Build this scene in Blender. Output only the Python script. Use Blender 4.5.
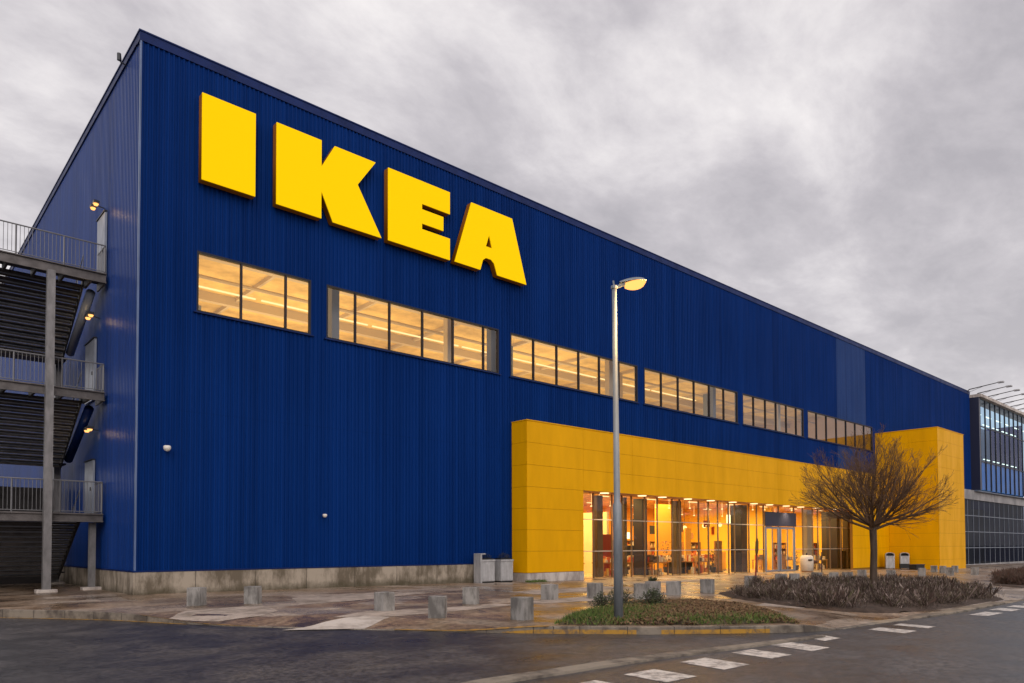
import bpy, math, random
from math import sin, cos, pi, radians, sqrt
from mathutils import Vector, Matrix
random.seed(7)
# ------------------------------------------------------------------ reset
for o in list(bpy.data.objects): bpy.data.objects.remove(o)
S = bpy.context.scene; COL = S.collection
# ------------------------------------------------------------------ camera
F_PX, YAW, PITCH, ROLL, PY = 725.59, 0.837673, 0.0289608, -0.0028671, 525.09
cam = bpy.data.cameras.new('camera'); co = bpy.data.objects.new('camera', cam); COL.objects.link(co)
fw = Vector((cos(YAW)*cos(PITCH), sin(YAW)*cos(PITCH), sin(PITCH)))
rt = Vector((sin(YAW), -cos(YAW), 0)); up = rt.cross(fw)
r2 = rt*cos(ROLL)+up*sin(ROLL); u2 = up*cos(ROLL)-rt*sin(ROLL)
M = Matrix((r2, u2, -fw)).transposed().to_4x4(); M.translation = Vector((0, 0, 1.65))
co.matrix_world = M
cam.sensor_width = 36; cam.lens = F_PX/1024*36; cam.shift_y = (PY-341.5)/1024
cam.clip_start = 0.1; cam.clip_end = 6000
S.camera = co
# ------------------------------------------------------------------ light
SUN_EL, SUN_AZ = radians(24), radians(236)       # direction towards the sun, azimuth from +X
S.view_settings.view_transform = 'Standard'; S.view_settings.look = 'None'
S.view_settings.exposure = 0.0; S.view_settings.gamma = 1
sun = bpy.data.lights.new('sun', 'SUN'); sun.energy = 1.0; sun.angle = radians(50); sun.color = (1, .93, .88)
so = bpy.data.objects.new('sun', sun); COL.objects.link(so)
sd = Vector((cos(SUN_EL)*cos(SUN_AZ), cos(SUN_EL)*sin(SUN_AZ), sin(SUN_EL)))
so.rotation_euler = sd.to_track_quat('Z', 'Y').to_euler()

W = bpy.data.worlds.new("World"); S.world = W; W.use_nodes = True
nt = W.node_tree; nt.nodes.clear()
def N(t, typ, **kw):
    n = t.nodes.new(typ)
    for k, v in kw.items():
        if k.startswith('i_'): n.inputs[k[2:].replace('_', ' ')].default_value = v
        elif k.startswith('n'): 
            if k[1:].isdigit(): n.inputs[int(k[1:])].default_value = v
            else: setattr(n, k, v)
        else: setattr(n, k, v)
    return n
def L(t, a, b): t.links.new(a, b)
def ramp(t, fac, stops, interp='LINEAR'):
    r = t.nodes.new('ShaderNodeValToRGB'); r.color_ramp.interpolation = interp
    e = r.color_ramp.elements
    while len(e) > 1: e.remove(e[0])
    e[0].position = stops[0][0]; c = stops[0][1]; e[0].color = (*c, 1) if len(c) == 3 else c
    for p, c in stops[1:]:
        k = e.new(p); k.color = (*c, 1) if len(c) == 3 else c
    L(t, fac, r.inputs[0]); return r
def mth(t, op, a, b=None, clamp=False):
    m = t.nodes.new('ShaderNodeMath'); m.operation = op; m.use_clamp = clamp
    for i, v in enumerate((a, b)):
        if v is None: continue
        if isinstance(v, (int, float)): m.inputs[i].default_value = v
        else: L(t, v, m.inputs[i])
    return m.outputs[0]
def mix(t, fac, a, b, typ='MIX'):
    m = t.nodes.new('ShaderNodeMix'); m.data_type = 'RGBA'; m.blend_type = typ
    for sock, v in ((m.inputs[0], fac), (m.inputs[6], a), (m.inputs[7], b)):
        if isinstance(v, (int, float)): sock.default_value = v
        elif isinstance(v, tuple): sock.default_value = (*v, 1) if len(v) == 3 else v
        else: L(t, v, sock)
    return m.outputs[2]
sky = N(nt, 'ShaderNodeTexSky', sky_type='NISHITA', sun_disc=False)
sky.sun_elevation = SUN_EL; sky.sun_rotation = pi/2-SUN_AZ
tc = N(nt, 'ShaderNodeTexCoord'); sx = N(nt, 'ShaderNodeSeparateXYZ'); L(nt, tc.outputs['Generated'], sx.inputs[0])
zc = mth(nt, 'ADD', mth(nt, 'MAXIMUM', sx.outputs[2], 0.0), 0.22)
cb = N(nt, 'ShaderNodeCombineXYZ')
L(nt, mth(nt, 'DIVIDE', sx.outputs[0], zc), cb.inputs[0]); L(nt, mth(nt, 'DIVIDE', sx.outputs[1], zc), cb.inputs[1])
mp = N(nt, 'ShaderNodeMapping'); L(nt, cb.outputs[0], mp.inputs[0])
mp.inputs['Rotation'].default_value = (0, 0, radians(-20)); mp.inputs['Scale'].default_value = (1.0, 1.35, 1)
mp.inputs['Location'].default_value = (3.1, 1.7, 0.4)
n1 = N(nt, 'ShaderNodeTexNoise', i_Scale=.95, i_Detail=8.0, i_Roughness=0.56, i_Distortion=0.12); L(nt, mp.outputs[0], n1.inputs[0])
n2 = N(nt, 'ShaderNodeTexNoise', i_Scale=3.6, i_Detail=8.0, i_Roughness=0.62, i_Distortion=0.2); L(nt, mp.outputs[0], n2.inputs[0])
cl = mth(nt, 'ADD', mth(nt, 'MULTIPLY', n1.outputs[0], 0.68), mth(nt, 'MULTIPLY', n2.outputs[0], 0.32))
cr = ramp(nt, cl, [(0.37, (4.1, 3.88, 4.15)), (0.44, (5.3, 5.0, 5.25)), (0.50, (6.8, 6.45, 6.6)), (0.57, (8.6, 8.2, 8.15))])
# ramps clamp at 1, so keep the colours small and scale after
for e in cr.color_ramp.elements: e.color = (e.color[0]/10, e.color[1]/10, e.color[2]/10, 1)
sc = mix(nt, 1.0, cr.outputs[0], (10, 10, 10), 'MULTIPLY')
# thinner, brighter cloud on the side of the low sun (behind the camera)
dt = N(nt, 'ShaderNodeVectorMath', operation='DOT_PRODUCT'); L(nt, tc.outputs['Generated'], dt.inputs[0]); dt.inputs[1].default_value = sd
gl = mth(nt, 'POWER', mth(nt, 'MAXIMUM', dt.outputs['Value'], 0.0), 1.6)
bright = mix(nt, gl, (1, 1, 1), (1.7, 1.6, 1.5))
sc2 = mix(nt, 1.0, sc, bright, 'MULTIPLY')
hz_ = mth(nt, 'POWER', mth(nt, 'SUBTRACT', 1.0, mth(nt, 'MAXIMUM', sx.outputs[2], 0.0)), 4.0)
sc3 = mix(nt, hz_, sc2, mix(nt, .55, sc2, (6.9, 6.5, 6.5)))
full = mix(nt, 0.94, sky.outputs[0], sc3)
bg = N(nt, 'ShaderNodeBackground'); bg.inputs[1].default_value = 0.115
L(nt, full, bg.inputs[0]); wo = N(nt, 'ShaderNodeOutputWorld'); L(nt, bg.outputs[0], wo.inputs[0])

# ------------------------------------------------------------------ materials
def mat(name, col=(.5, .5, .5), rough=.6, metal=0., spec=.5, coat=0., bump=None, vary=None, emit=None):
    m = bpy.data.materials.new(name); m.use_nodes = True; t = m.node_tree
    b = t.nodes['Principled BSDF']; b.inputs['Base Color'].default_value = (*col, 1)
    b.inputs['Roughness'].default_value = rough; b.inputs['Metallic'].default_value = metal
    b.inputs['Specular IOR Level'].default_value = spec; b.inputs['Coat Weight'].default_value = coat
    b.inputs['Coat Roughness'].default_value = .15
    c = N(t, 'ShaderNodeTexCoord')
    if vary:                      # (scale, amount, (sx,sy,sz))
        mpn = N(t, 'ShaderNodeMapping'); mpn.inputs['Scale'].default_value = vary[2]; L(t, c.outputs['Object'], mpn.inputs[0])
        n = N(t, 'ShaderNodeTexNoise', i_Scale=vary[0], i_Detail=6., i_Roughness=.65); L(t, mpn.outputs[0], n.inputs[0])
        k = vary[1]; lo = tuple(x*(1-k) for x in col); hi = tuple(min(1, x*(1+k)) for x in col)
        r = ramp(t, n.outputs[0], [(.32, lo), (.68, hi)]); L(t, r.outputs[0], b.inputs['Base Color'])
        rr = ramp(t, n.outputs[0], [(.3, (min(1, rough*1.2),)*3), (.7, (rough*.8,)*3)]); L(t, rr.outputs[0], b.inputs['Roughness'])
    if bump:
        n = N(t, 'ShaderNodeTexNoise', i_Scale=bump[0], i_Detail=4.); L(t, c.outputs['Object'], n.inputs[0])
        bp = N(t, 'ShaderNodeBump', i_Strength=bump[1], i_Distance=.02); L(t, n.outputs[0], bp.inputs['Height']); L(t, bp.outputs[0], b.inputs['Normal'])
    if emit:
        b.inputs['Emission Color'].default_value = (*emit[0], 1); b.inputs['Emission Strength'].default_value = emit[1]
    return m
MT = {}
STR = (1.2, 1.2, .12)
def cladding(name, col, rough, sp):
    m = mat(name, col, rough, spec=sp, coat=.0); t = m.node_tree; b = t.nodes['Principled BSDF']
    c = N(t, 'ShaderNodeTexCoord'); s = N(t, 'ShaderNodeSeparateXYZ'); L(t, c.outputs['Object'], s.inputs[0])
    # each 1 m sheet has its own slight batch tone
    cell = mth(t, 'FLOOR', mth(t, 'MULTIPLY', mth(t, 'ADD', s.outputs[0], s.outputs[1]), 5.714))  # rib light and dark put into the colour as a random tone per rib
    cell1 = mth(t, 'FLOOR', mth(t, 'MULTIPLY', mth(t, 'ADD', s.outputs[0], s.outputs[1]), 1.0)); wn1 = N(t, 'ShaderNodeTexWhiteNoise', noise_dimensions='1D'); L(t, cell1, wn1.inputs['W'])
    lap = mth(t, 'LESS_THAN', mth(t, 'ABSOLUTE', mth(t, 'SUBTRACT', s.outputs[2], 6.6)), .02)
    wn = N(t, 'ShaderNodeTexWhiteNoise', noise_dimensions='1D'); L(t, cell, wn.inputs['W'])
    mpn = N(t, 'ShaderNodeMapping'); mpn.inputs['Scale'].default_value = (2.2, 2.2, .10); L(t, c.outputs['Object'], mpn.inputs[0])
    n = N(t, 'ShaderNodeTexNoise', i_Scale=1.6, i_Detail=7., i_Roughness=.7); L(t, mpn.outputs[0], n.inputs[0])
    n3 = N(t, 'ShaderNodeTexNoise', i_Scale=.11, i_Detail=3.); L(t, c.outputs['Object'], n3.inputs[0])
    v = mth(t, 'ADD', mth(t, 'ADD', mth(t, 'MULTIPLY', wn.outputs[0], .20), mth(t, 'MULTIPLY', wn1.outputs[0], .10)), mth(t, 'ADD', mth(t, 'MULTIPLY', n.outputs[0], .5), mth(t, 'MULTIPLY', n3.outputs[0], .5)))
    lo = tuple(x*.74 for x in col); hi = (col[0]*1.9+.001, col[1]*1.35, col[2]*1.25)
    r = ramp(t, v, [(.42, lo), (.85, hi)]); L(t, mix(t, mth(t, 'MULTIPLY', lap, .12), r.outputs[0], (.0, .006, .03)), b.inputs['Base Color'])
    rr = ramp(t, n.outputs[0], [(.3, (rough*1.25,)*3), (.7, (rough*.85,)*3)]); L(t, rr.outputs[0], b.inputs['Roughness'])
    return m
MT['blue'] = cladding('blue_cladding', (.0006, .0215, .135), .55, .05)
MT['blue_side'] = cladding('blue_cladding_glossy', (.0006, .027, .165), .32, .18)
MT['blue_faded'] = cladding('faded_blue_cladding', (.004, .034, .155), .5, .18)
MT['blue_flash'] = mat('blue_flashing', (.001, .014, .095), .45, spec=.2, vary=(1.5, .25, (1, 1, 1)))
MT['edge'] = mat('pale_corner_trim', (.09, .14, .28), .35, vary=(2, .3, (1, 1, .2)))
MT['yellow'] = mat('yellow_panel', (.72, .355, .0), .5, spec=.10, vary=(.7, .10, (1, 1, .25)))
MT['joint'] = mat('panel_joint', (.22, .10, .004), .8)
MT['sign_face'] = mat('sign_face', (.80, .50, .0), .5, spec=.04, emit=((1.0, .62, .0), .40))
MT['sign_edge'] = mat('sign_edge', (.30, .10, .002), .4, spec=.2, emit=((1.0, .35, .0), .01))
MT['dark'] = mat('dark_frame', (.02, .024, .035), .45)
MT['black'] = mat('black', (.008, .008, .009), .6)
MT['grey_metal'] = mat('galvanised_steel', (.20, .195, .20), .5, metal=.4, vary=(5, .25, (1, 1, .4)), bump=(60, .1))
MT['beam_steel'] = mat('beam_steel', (.11, .10, .10), .55, metal=.3, vary=(3, .3, (1, 1, 1)))
MT['dark_steel'] = mat('weathered_steel', (.040, .036, .037), .6, metal=.3, vary=(3, .35, (1, 1, 1)))
MT['tread'] = mat('stair_tread', (.060, .052, .050), .55, metal=.3, vary=(4, .45, (1, 1, 1)))
MT['rail'] = mat('railing_steel', (.22, .22, .23), .45, metal=.4)
MT['pole'] = mat('lamp_pole', (.22, .245, .275), .55, metal=.25, vary=(3, .25, (1, 1, .3)))
MT['door_grey'] = mat('grey_door', (.24, .27, .34), .4, vary=(2, .12, (1, 1, 1)))
MT['frame'] = mat('window_frame', (.022, .022, .032), .5, spec=.2)
MT['frame_pale'] = mat('bronze_mullion', (.17, .115, .07), .4, metal=.3)
MT['transom'] = mat('pale_transom', (.50, .45, .38), .4, metal=.3)
MT['frame_grey'] = mat('grey_door_frame', (.16, .19, .25), .4)
MT['col_navy'] = mat('navy_column', (.018, .022, .05), .35)
MT['col_brown'] = mat('brown_column', (.11, .075, .04), .5)
MT['warm_wall'] = mat('warm_wall', (.80, .62, .36), .8, vary=(.4, .08, (1, 1, 1)))
MT['orange_wall'] = mat('orange_wall', (.88, .42, .05), .7)
MT['yellow_wall'] = mat('yellow_wall', (.88, .55, .06), .7)
MT['ceil'] = mat('ceiling_panel', (.76, .57, .22), .85, vary=(.8, .24, (1, 1, 1)))
MT['beam'] = mat('ceiling_beam', (.58, .50, .38), .8)
MT['floor_in'] = mat('interior_floor', (.50, .38, .24), .25, vary=(.8, .15, (1, 1, 1)))
MT['wood'] = mat('wood', (.36, .17, .06), .5, vary=(3, .3, (1, 6, 1)))
MT['white_plain'] = mat('white_laminate', (.72, .68, .62), .45)
MT['bin'] = mat('bin_shell', (.38, .38, .39), .45, metal=.15, vary=(5, .22, (1, 1, .4)), bump=(40, .06))
MT['bin_cream'] = mat('cream_shell', (.66, .58, .48), .5, vary=(4, .12, (1, 1, 1)))
MT['red'] = mat('dark_red', (.22, .02, .012), .5)
MT['olive'] = mat('olive_cloth', (.10, .065, .02), .9)
MT['bark'] = mat('bark', (.060, .040, .028), .85, bump=(25, .5), vary=(9, .4, (1, 1, .2)))
MT['twig'] = mat('twig', (.12, .065, .034), .75, vary=(3, .35, (1, 1, 1)))
MT['soil'] = mat('soil', (.050, .030, .020), .95, bump=(14, .8), vary=(3, .5, (1, 1, 1)))
MT['soil_grass'] = mat('island_soil', (.060, .042, .020), .95, bump=(14, .8), vary=(2.2, .6, (1, 1, 1)))
MT['blue_interior'] = mat('blue_blind', (.005, .26, .62), .6)
MT['col_grey'] = mat('grey_column', (.30, .27, .25), .5)
MT['shop_ceil'] = mat('shop_ceiling_panel', (.60, .34, .12), .8, vary=(2.5, .5, (1, 1, 1)))
MT['soffit'] = mat('soffit_panel', (.50, .27, .13), .7, vary=(1, .15, (1, 1, 1)))
def emis(name, c, s):
    m = bpy.data.materials.new(name); m.use_nodes = True; t = m.node_tree; t.nodes.clear()
    e = N(t, 'ShaderNodeEmission'); e.inputs[0].default_value = (*c, 1); e.inputs[1].default_value = s
    o = N(t, 'ShaderNodeOutputMaterial'); L(t, e.outputs[0], o.inputs[0]); return m
MT['strip'] = emis('strip_light', (1, .66, .27), 1.7)
MT['down'] = emis('downlight', (1, .66, .33), 2.6)
MT['lamp'] = emis('street_lamp_glow', (1, .40, .10), 2.0)
MT['flood'] = emis('wall_lamp_glow', (1, .45, .13), 2.0)
MT['pend'] = emis('pendant_glow', (1, .66, .24), 2.4)
MT['screen'] = emis('lit_panel', (1, .84, .45), 3.0)
MT['strip_cool'] = emis('cool_strip', (1, .86, .62), 3.0)
def glass(name, tint, refl, base=.0):
    m = bpy.data.materials.new(name); m.use_nodes = True; t = m.node_tree; t.nodes.clear()
    tr = N(t, 'ShaderNodeBsdfTransparent'); tr.inputs[0].default_value = (*tint, 1)
    g = N(t, 'ShaderNodeBsdfGlossy'); g.inputs['Roughness'].default_value = .03; g.inputs[0].default_value = (.9, .92, 1, 1)
    fr = N(t, 'ShaderNodeFresnel'); fr.inputs[0].default_value = 1.5
    c = N(t, 'ShaderNodeTexCoord'); n = N(t, 'ShaderNodeTexNoise', i_Scale=.7, i_Detail=1.); L(t, c.outputs['Object'], n.inputs[0])
    bp = N(t, 'ShaderNodeBump', i_Strength=.03, i_Distance=.05); L(t, n.outputs[0], bp.inputs['Height']); L(t, bp.outputs[0], g.inputs['Normal'])
    f = mth(t, 'ADD', mth(t, 'MULTIPLY', fr.outputs[0], refl), base, True)
    mx = N(t, 'ShaderNodeMixShader'); L(t, f, mx.inputs[0]); L(t, tr.outputs[0], mx.inputs[1]); L(t, g.outputs[0], mx.inputs[2])
    o = N(t, 'ShaderNodeOutputMaterial'); L(t, mx.outputs[0], o.inputs[0]); return m
MT['glass'] = glass('clear_glass', (.93, .92, .88), 1.0)
MT['glass_strip'] = glass('strip_glass', (.88, .88, .86), 1.5)
MT['glass_dark'] = glass('tinted_glass', (.28, .34, .42), .17, .015)
MT['glass_up'] = glass('blue_tinted_glass', (.46, .70, .90), .36, .04)
# concrete family
def concrete(name, c0, c1, rough, streak=True, sc=1.0):
    m = mat(name, c0, rough); t = m.node_tree; b = t.nodes['Principled BSDF']
    c = N(t, 'ShaderNodeTexCoord'); geo = N(t, 'ShaderNodeObjectInfo')
    ad = N(t, 'ShaderNodeVectorMath', operation='ADD'); L(t, c.outputs['Object'], ad.inputs[0])
    vm = N(t, 'ShaderNodeVectorMath', operation='SCALE'); L(t, geo.outputs['Location'], vm.inputs[0]); vm.inputs['Scale'].default_value = 1.37
    L(t, vm.outputs[0], ad.inputs[1])
    mp_ = N(t, 'ShaderNodeMapping'); mp_.inputs['Scale'].default_value = (1, 1, .3 if streak else 1); L(t, ad.outputs[0], mp_.inputs[0])
    n = N(t, 'ShaderNodeTexNoise', i_Scale=3.0*sc, i_Detail=8., i_Roughness=.7); L(t, mp_.outputs[0], n.inputs[0])
    n_ = N(t, 'ShaderNodeTexNoise', i_Scale=.9*sc, i_Detail=4.); L(t, ad.outputs[0], n_.inputs[0])
    r = ramp(t, mth(t, 'ADD', mth(t, 'MULTIPLY', n.outputs[0], .6), mth(t, 'MULTIPLY', n_.outputs[0], .4)), [(.42, c1), (.56, c0)])
    L(t, r.outputs[0], b.inputs['Base Color'])
    nb = N(t, 'ShaderNodeTexNoise', i_Scale=45., i_Detail=5.); L(t, c.outputs['Object'], nb.inputs[0])
    bp = N(t, 'ShaderNodeBump', i_Strength=.35, i_Distance=.01); L(t, nb.outputs[0], bp.inputs['Height']); L(t, bp.outputs[0], b.inputs['Normal'])
    return m
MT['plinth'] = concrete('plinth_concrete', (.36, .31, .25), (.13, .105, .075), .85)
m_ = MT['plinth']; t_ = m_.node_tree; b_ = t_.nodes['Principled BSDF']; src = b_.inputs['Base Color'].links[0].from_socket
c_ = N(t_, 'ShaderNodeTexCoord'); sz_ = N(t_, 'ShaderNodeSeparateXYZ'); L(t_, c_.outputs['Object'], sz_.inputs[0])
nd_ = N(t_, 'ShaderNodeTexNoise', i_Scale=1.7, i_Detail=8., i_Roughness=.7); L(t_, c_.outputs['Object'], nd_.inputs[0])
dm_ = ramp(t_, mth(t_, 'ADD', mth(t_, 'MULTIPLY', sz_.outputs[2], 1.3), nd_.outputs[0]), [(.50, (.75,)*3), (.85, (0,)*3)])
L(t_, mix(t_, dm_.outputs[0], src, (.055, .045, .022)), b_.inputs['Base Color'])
MT['cube'] = concrete('bollard_concrete', (.30, .29, .28), (.12, .115, .11), .85, sc=1.6)
MT['kerb'] = concrete('kerb_concrete', (.24, .205, .165), (.085, .07, .058), .8, streak=False)
MT['kerb_tan'] = concrete('tan_kerb_concrete', (.30, .235, .165), (.13, .10, .075), .8, streak=False)
MT['band'] = concrete('band_concrete', (.34, .33, .34), (.2, .2, .21), .8, sc=.4)
MT['plinth_pale'] = concrete('pale_plinth', (.55, .50, .46), (.30, .26, .24), .8)
MT['slab_pale'] = concrete('pale_paving', (.42, .35, .30), (.20, .16, .13), .75, streak=False, sc=.9)
MT['slab_white'] = concrete('white_paving', (.56, .50, .45), (.36, .31, .27), .8, streak=False, sc=.9)
# worn paint
def paint(name, c, under):
    m = mat(name, c, .55); t = m.node_tree; b = t.nodes['Principled BSDF']
    k = N(t, 'ShaderNodeTexCoord'); n = N(t, 'ShaderNodeTexNoise', i_Scale=5., i_Detail=9., i_Roughness=.75); L(t, k.outputs['Object'], n.inputs[0])
    r = ramp(t, n.outputs[0], [(.41, under), (.54, c)]); L(t, r.outputs[0], b.inputs['Base Color']); return m
MT['white_paint'] = paint('worn_white_paint', (.62, .58, .54), (.22, .2, .19))
MT['yellow_paint'] = paint('worn_yellow_paint', (.42, .22, .02), (.15, .10, .055))
# asphalt
def asphalt():
    m = mat('asphalt', (.05, .05, .055), .6, spec=.5); t = m.node_tree; b = t.nodes['Principled BSDF']
    c = N(t, 'ShaderNodeTexCoord')
    n = N(t, 'ShaderNodeTexNoise', i_Scale=.30, i_Detail=9., i_Roughness=.62, i_Distortion=.8); L(t, c.outputs['Object'], n.inputs[0])
    mp_ = N(t, 'ShaderNodeMapping'); mp_.inputs['Scale'].default_value = (.8, 1.1, 1); mp_.inputs['Rotation'].default_value = (0, 0, .3); L(t, c.outputs['Object'], mp_.inputs[0])
    n2 = N(t, 'ShaderNodeTexNoise', i_Scale=.9, i_Detail=7., i_Roughness=.65); L(t, mp_.outputs[0], n2.inputs[0])
    f = N(t, 'ShaderNodeTexNoise', i_Scale=9., i_Detail=8., i_Roughness=.9); L(t, c.outputs['Object'], f.inputs[0])
    v = mth(t, 'ADD', mth(t, 'MULTIPLY', n.outputs[0], .5), mth(t, 'MULTIPLY', n2.outputs[0], .5))
    big = ramp(t, v, [(.36, (.026, .025, .029)), (.47, (.044, .041, .045)), (.56, (.070, .063, .065)), (.68, (.105, .090, .082))])
    fine = ramp(t, f.outputs[0], [(.43, (.35, .35, .35)), (.50, (.9, .9, .9)), (.57, (1.5, 1.5, 1.5))])
    for e in fine.color_ramp.elements: e.color = tuple(min(1, x/1.5) for x in e.color[:3])+(1,)
    colr = mix(t, 1., big.outputs[0], mix(t, 1., fine.outputs[0], (1.5, 1.5, 1.5), 'MULTIPLY'), 'MULTIPLY')
    L(t, colr, b.inputs['Base Color'])
    rr = ramp(t, v, [(.38, (.26,)*3), (.50, (.40,)*3), (.62, (.56,)*3)]); L(t, rr.outputs[0], b.inputs['Roughness'])
    bp = N(t, 'ShaderNodeBump', i_Strength=.8, i_Distance=.012); L(t, f.outputs[0], bp.inputs['Height']); L(t, bp.outputs[0], b.inputs['Normal'])
    return m
MT['asphalt'] = asphalt()
def pavement():
    m = mat('pavement', (.2, .15, .12), .6, spec=.45); t = m.node_tree; b = t.nodes['Principled BSDF']
    c = N(t, 'ShaderNodeTexCoord')
    # irregular poured bays: brick pattern with warped coordinates picks a tone per slab
    w = N(t, 'ShaderNodeTexNoise', i_Scale=.5, i_Detail=2.); L(t, c.outputs['Object'], w.inputs[0])
    wv = N(t, 'ShaderNodeVectorMath', operation='SCALE'); L(t, w.outputs[1], wv.inputs[0]); wv.inputs['Scale'].default_value = .9
    wa = N(t, 'ShaderNodeVectorMath', operation='ADD'); L(t, c.outputs['Object'], wa.inputs[0]); L(t, wv.outputs[0], wa.inputs[1])
    mp_ = N(t, 'ShaderNodeMapping'); mp_.inputs['Scale'].default_value = (.42, .62, 0); mp_.inputs['Rotation'].default_value = (0, 0, .1); L(t, wa.outputs[0], mp_.inputs[0])
    vo = N(t, 'ShaderNodeTexVoronoi', distance='CHEBYCHEV', i_Scale=1.0, i_Randomness=.85); L(t, mp_.outputs[0], vo.inputs[0])
    sc_ = N(t, 'ShaderNodeSeparateColor'); L(t, vo.outputs['Color'], sc_.inputs[0])
    n = N(t, 'ShaderNodeTexNoise', i_Scale=.55, i_Detail=9., i_Roughness=.65, i_Distortion=.5); L(t, c.outputs['Object'], n.inputs[0])
    n2 = N(t, 'ShaderNodeTexNoise', i_Scale=7., i_Detail=9., i_Roughness=.85); L(t, c.outputs['Object'], n2.inputs[0])
    tone = ramp(t, sc_.outputs[0], [(0, (.10, .065, .040)), (.2, (.30, .185, .105)), (.42, (.20, .128, .075)), (.55, (.42, .335, .265)), (.72, (.27, .18, .11)), (.86, (.50, .42, .35))], 'CONSTANT')
    soft = ramp(t, n.outputs[0], [(.38, (.12, .085, .06)), (.5, (.30, .21, .14)), (.60, (.47, .38, .30))])
    base = mix(t, .5, tone.outputs[0], soft.outputs[0])
    spk = ramp(t, n2.outputs[0], [(.43, (.48,)*3), (.55, (1.0,)*3)])
    L(t, mix(t, 1., mix(t, 1., base, spk.outputs[0], 'MULTIPLY'), (1.0, 1.0, 1.0), 'MULTIPLY'), b.inputs['Base Color'])
    rr = ramp(t, n.outputs[0], [(.36, (.16,)*3), (.48, (.32,)*3), (.62, (.58,)*3)]); L(t, rr.outputs[0], b.inputs['Roughness'])
    nb = N(t, 'ShaderNodeTexNoise', i_Scale=30., i_Detail=4.); L(t, c.outputs['Object'], nb.inputs[0])
    bp = N(t, 'ShaderNodeBump', i_Strength=.3, i_Distance=.008); L(t, nb.outputs[0], bp.inputs['Height']); L(t, bp.outputs[0], b.inputs['Normal'])
    return m
MT['pavement'] = pavement()
def leafy(name, stops, rough=.8):
    m = mat(name, (.1, .1, .1), rough); t = m.node_tree; b = t.nodes['Principled BSDF']
    g = N(t, 'ShaderNodeNewGeometry')
    r = ramp(t, g.outputs['Random Per Island'], stops); L(t, r.outputs[0], b.inputs['Base Color']); return m
MT['heather'] = leafy('heather', [(0, (.022, .013, .009)), (.40, (.070, .040, .030)), (.55, (.15, .11, .10)), (.75, (.08, .075, .032)), (.88, (.19, .14, .125)), (1, (.42, .34, .31))])
MT['heather_red'] = leafy('heather_rust', [(0, (.05, .028, .02)), (.4, (.11, .06, .045)), (.8, (.08, .06, .04)), (1, (.15, .09, .08))])
MT['grass'] = leafy('grass', [(0, (.035, .065, .010)), (.45, (.07, .13, .018)), (.8, (.11, .14, .025)), (1, (.17, .15, .05))])
MT['dead'] = leafy('dead_leaves', [(0, (.06, .03, .014)), (.4, (.14, .075, .032)), (.7, (.10, .07, .03)), (1, (.21, .13, .065))])
MT['shrub'] = leafy('evergreen_leaf', [(0, (.012, .020, .008)), (.6, (.028, .042, .014)), (1, (.06, .07, .02))], .6)

# ------------------------------------------------------------------ builders
class MB:
    def __init__(s): s.v = []; s.f = []
    def quad(s, *p):
        i = len(s.v); s.v += [tuple(q) for q in p]; s.f.append(tuple(range(i, i+len(p))))
    def box(s, x0, x1, y0, y1, z0, z1):
        i = len(s.v)
        s.v += [(x0, y0, z0), (x1, y0, z0), (x1, y1, z0), (x0, y1, z0), (x0, y0, z1), (x1, y0, z1), (x1, y1, z1), (x0, y1, z1)]
        s.f += [(i, i+3, i+2, i+1), (i+4, i+5, i+6, i+7), (i, i+1, i+5, i+4), (i+1, i+2, i+6, i+5), (i+2, i+3, i+7, i+6), (i+3, i, i+4, i+7)]
    def prism(s, pts, fn0, fn1):       # outline pts -> two caps by functions
        n = len(pts); i = len(s.v)
        s.v += [fn0(p) for p in pts]+[fn1(p) for p in pts]
        s.f.append(tuple(i+k for k in range(n))); s.f.append(tuple(i+n+k for k in reversed(range(n))))
        for k in range(n): s.f.append((i+k, i+n+k, i+n+(k+1) % n, i+(k+1) % n))
    def tube(s, pts, rad, n=8, cap=True):
        pts = [Vector(p) for p in pts]; i0 = len(s.v)
        if not hasattr(rad, '__len__'): rad = [rad]*len(pts)
        ref = None
        for k, p in enumerate(pts):
            d = (pts[min(k+1, len(pts)-1)]-pts[max(k-1, 0)]).normalized()
            if ref is None: ref = Vector((0, 0, 1)) if abs(d.z) < .9 else Vector((1, 0, 0))
            a = d.cross(ref); a.normalize(); b2 = d.cross(a); ref = -b2 if False else ref
            for j in range(n):
                t = 2*pi*j/n; q = p+a*cos(t)*rad[k]+b2*sin(t)*rad[k]; s.v.append(tuple(q))
        for k in range(len(pts)-1):
            for j in range(n):
                a_, b_ = i0+k*n+j, i0+k*n+(j+1) % n
                s.f.append((a_, b_, b_+n, a_+n))
        if cap:
            s.f.append(tuple(i0+j for j in reversed(range(n)))); e = i0+(len(pts)-1)*n; s.f.append(tuple(e+j for j in range(n)))
    def build(s, name, m, parent=None, smooth=False, bevel=0):
        me = bpy.data.meshes.new(name); me.from_pydata(s.v, [], s.f); me.update()
        if m: me.materials.append(MT[m] if isinstance(m, str) else m)
        if smooth:
            for p in me.polygons: p.use_smooth = True
        o = bpy.data.objects.new(name, me); COL.objects.link(o)
        if parent: o.parent = parent
        if bevel:
            bm = o.modifiers.new('bevel', 'BEVEL'); bm.width = bevel; bm.segments = 2; bm.limit_method = 'ANGLE'; bm.angle_limit = radians(40)
        return o
def tag(o, label=None, cat=None, group=None, kind=None):
    if label: o['label'] = label
    if cat: o['category'] = cat
    if group: o['group'] = group
    if kind: o['kind'] = kind
    return o
def empty(name, loc=(0, 0, 0), rz=0, label=None, cat=None, group=None):
    o = bpy.data.objects.new(name, None); COL.objects.link(o); o.location = loc; o.rotation_euler = (0, 0, rz); o.empty_display_size = .3
    return tag(o, label, cat, group)
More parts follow.
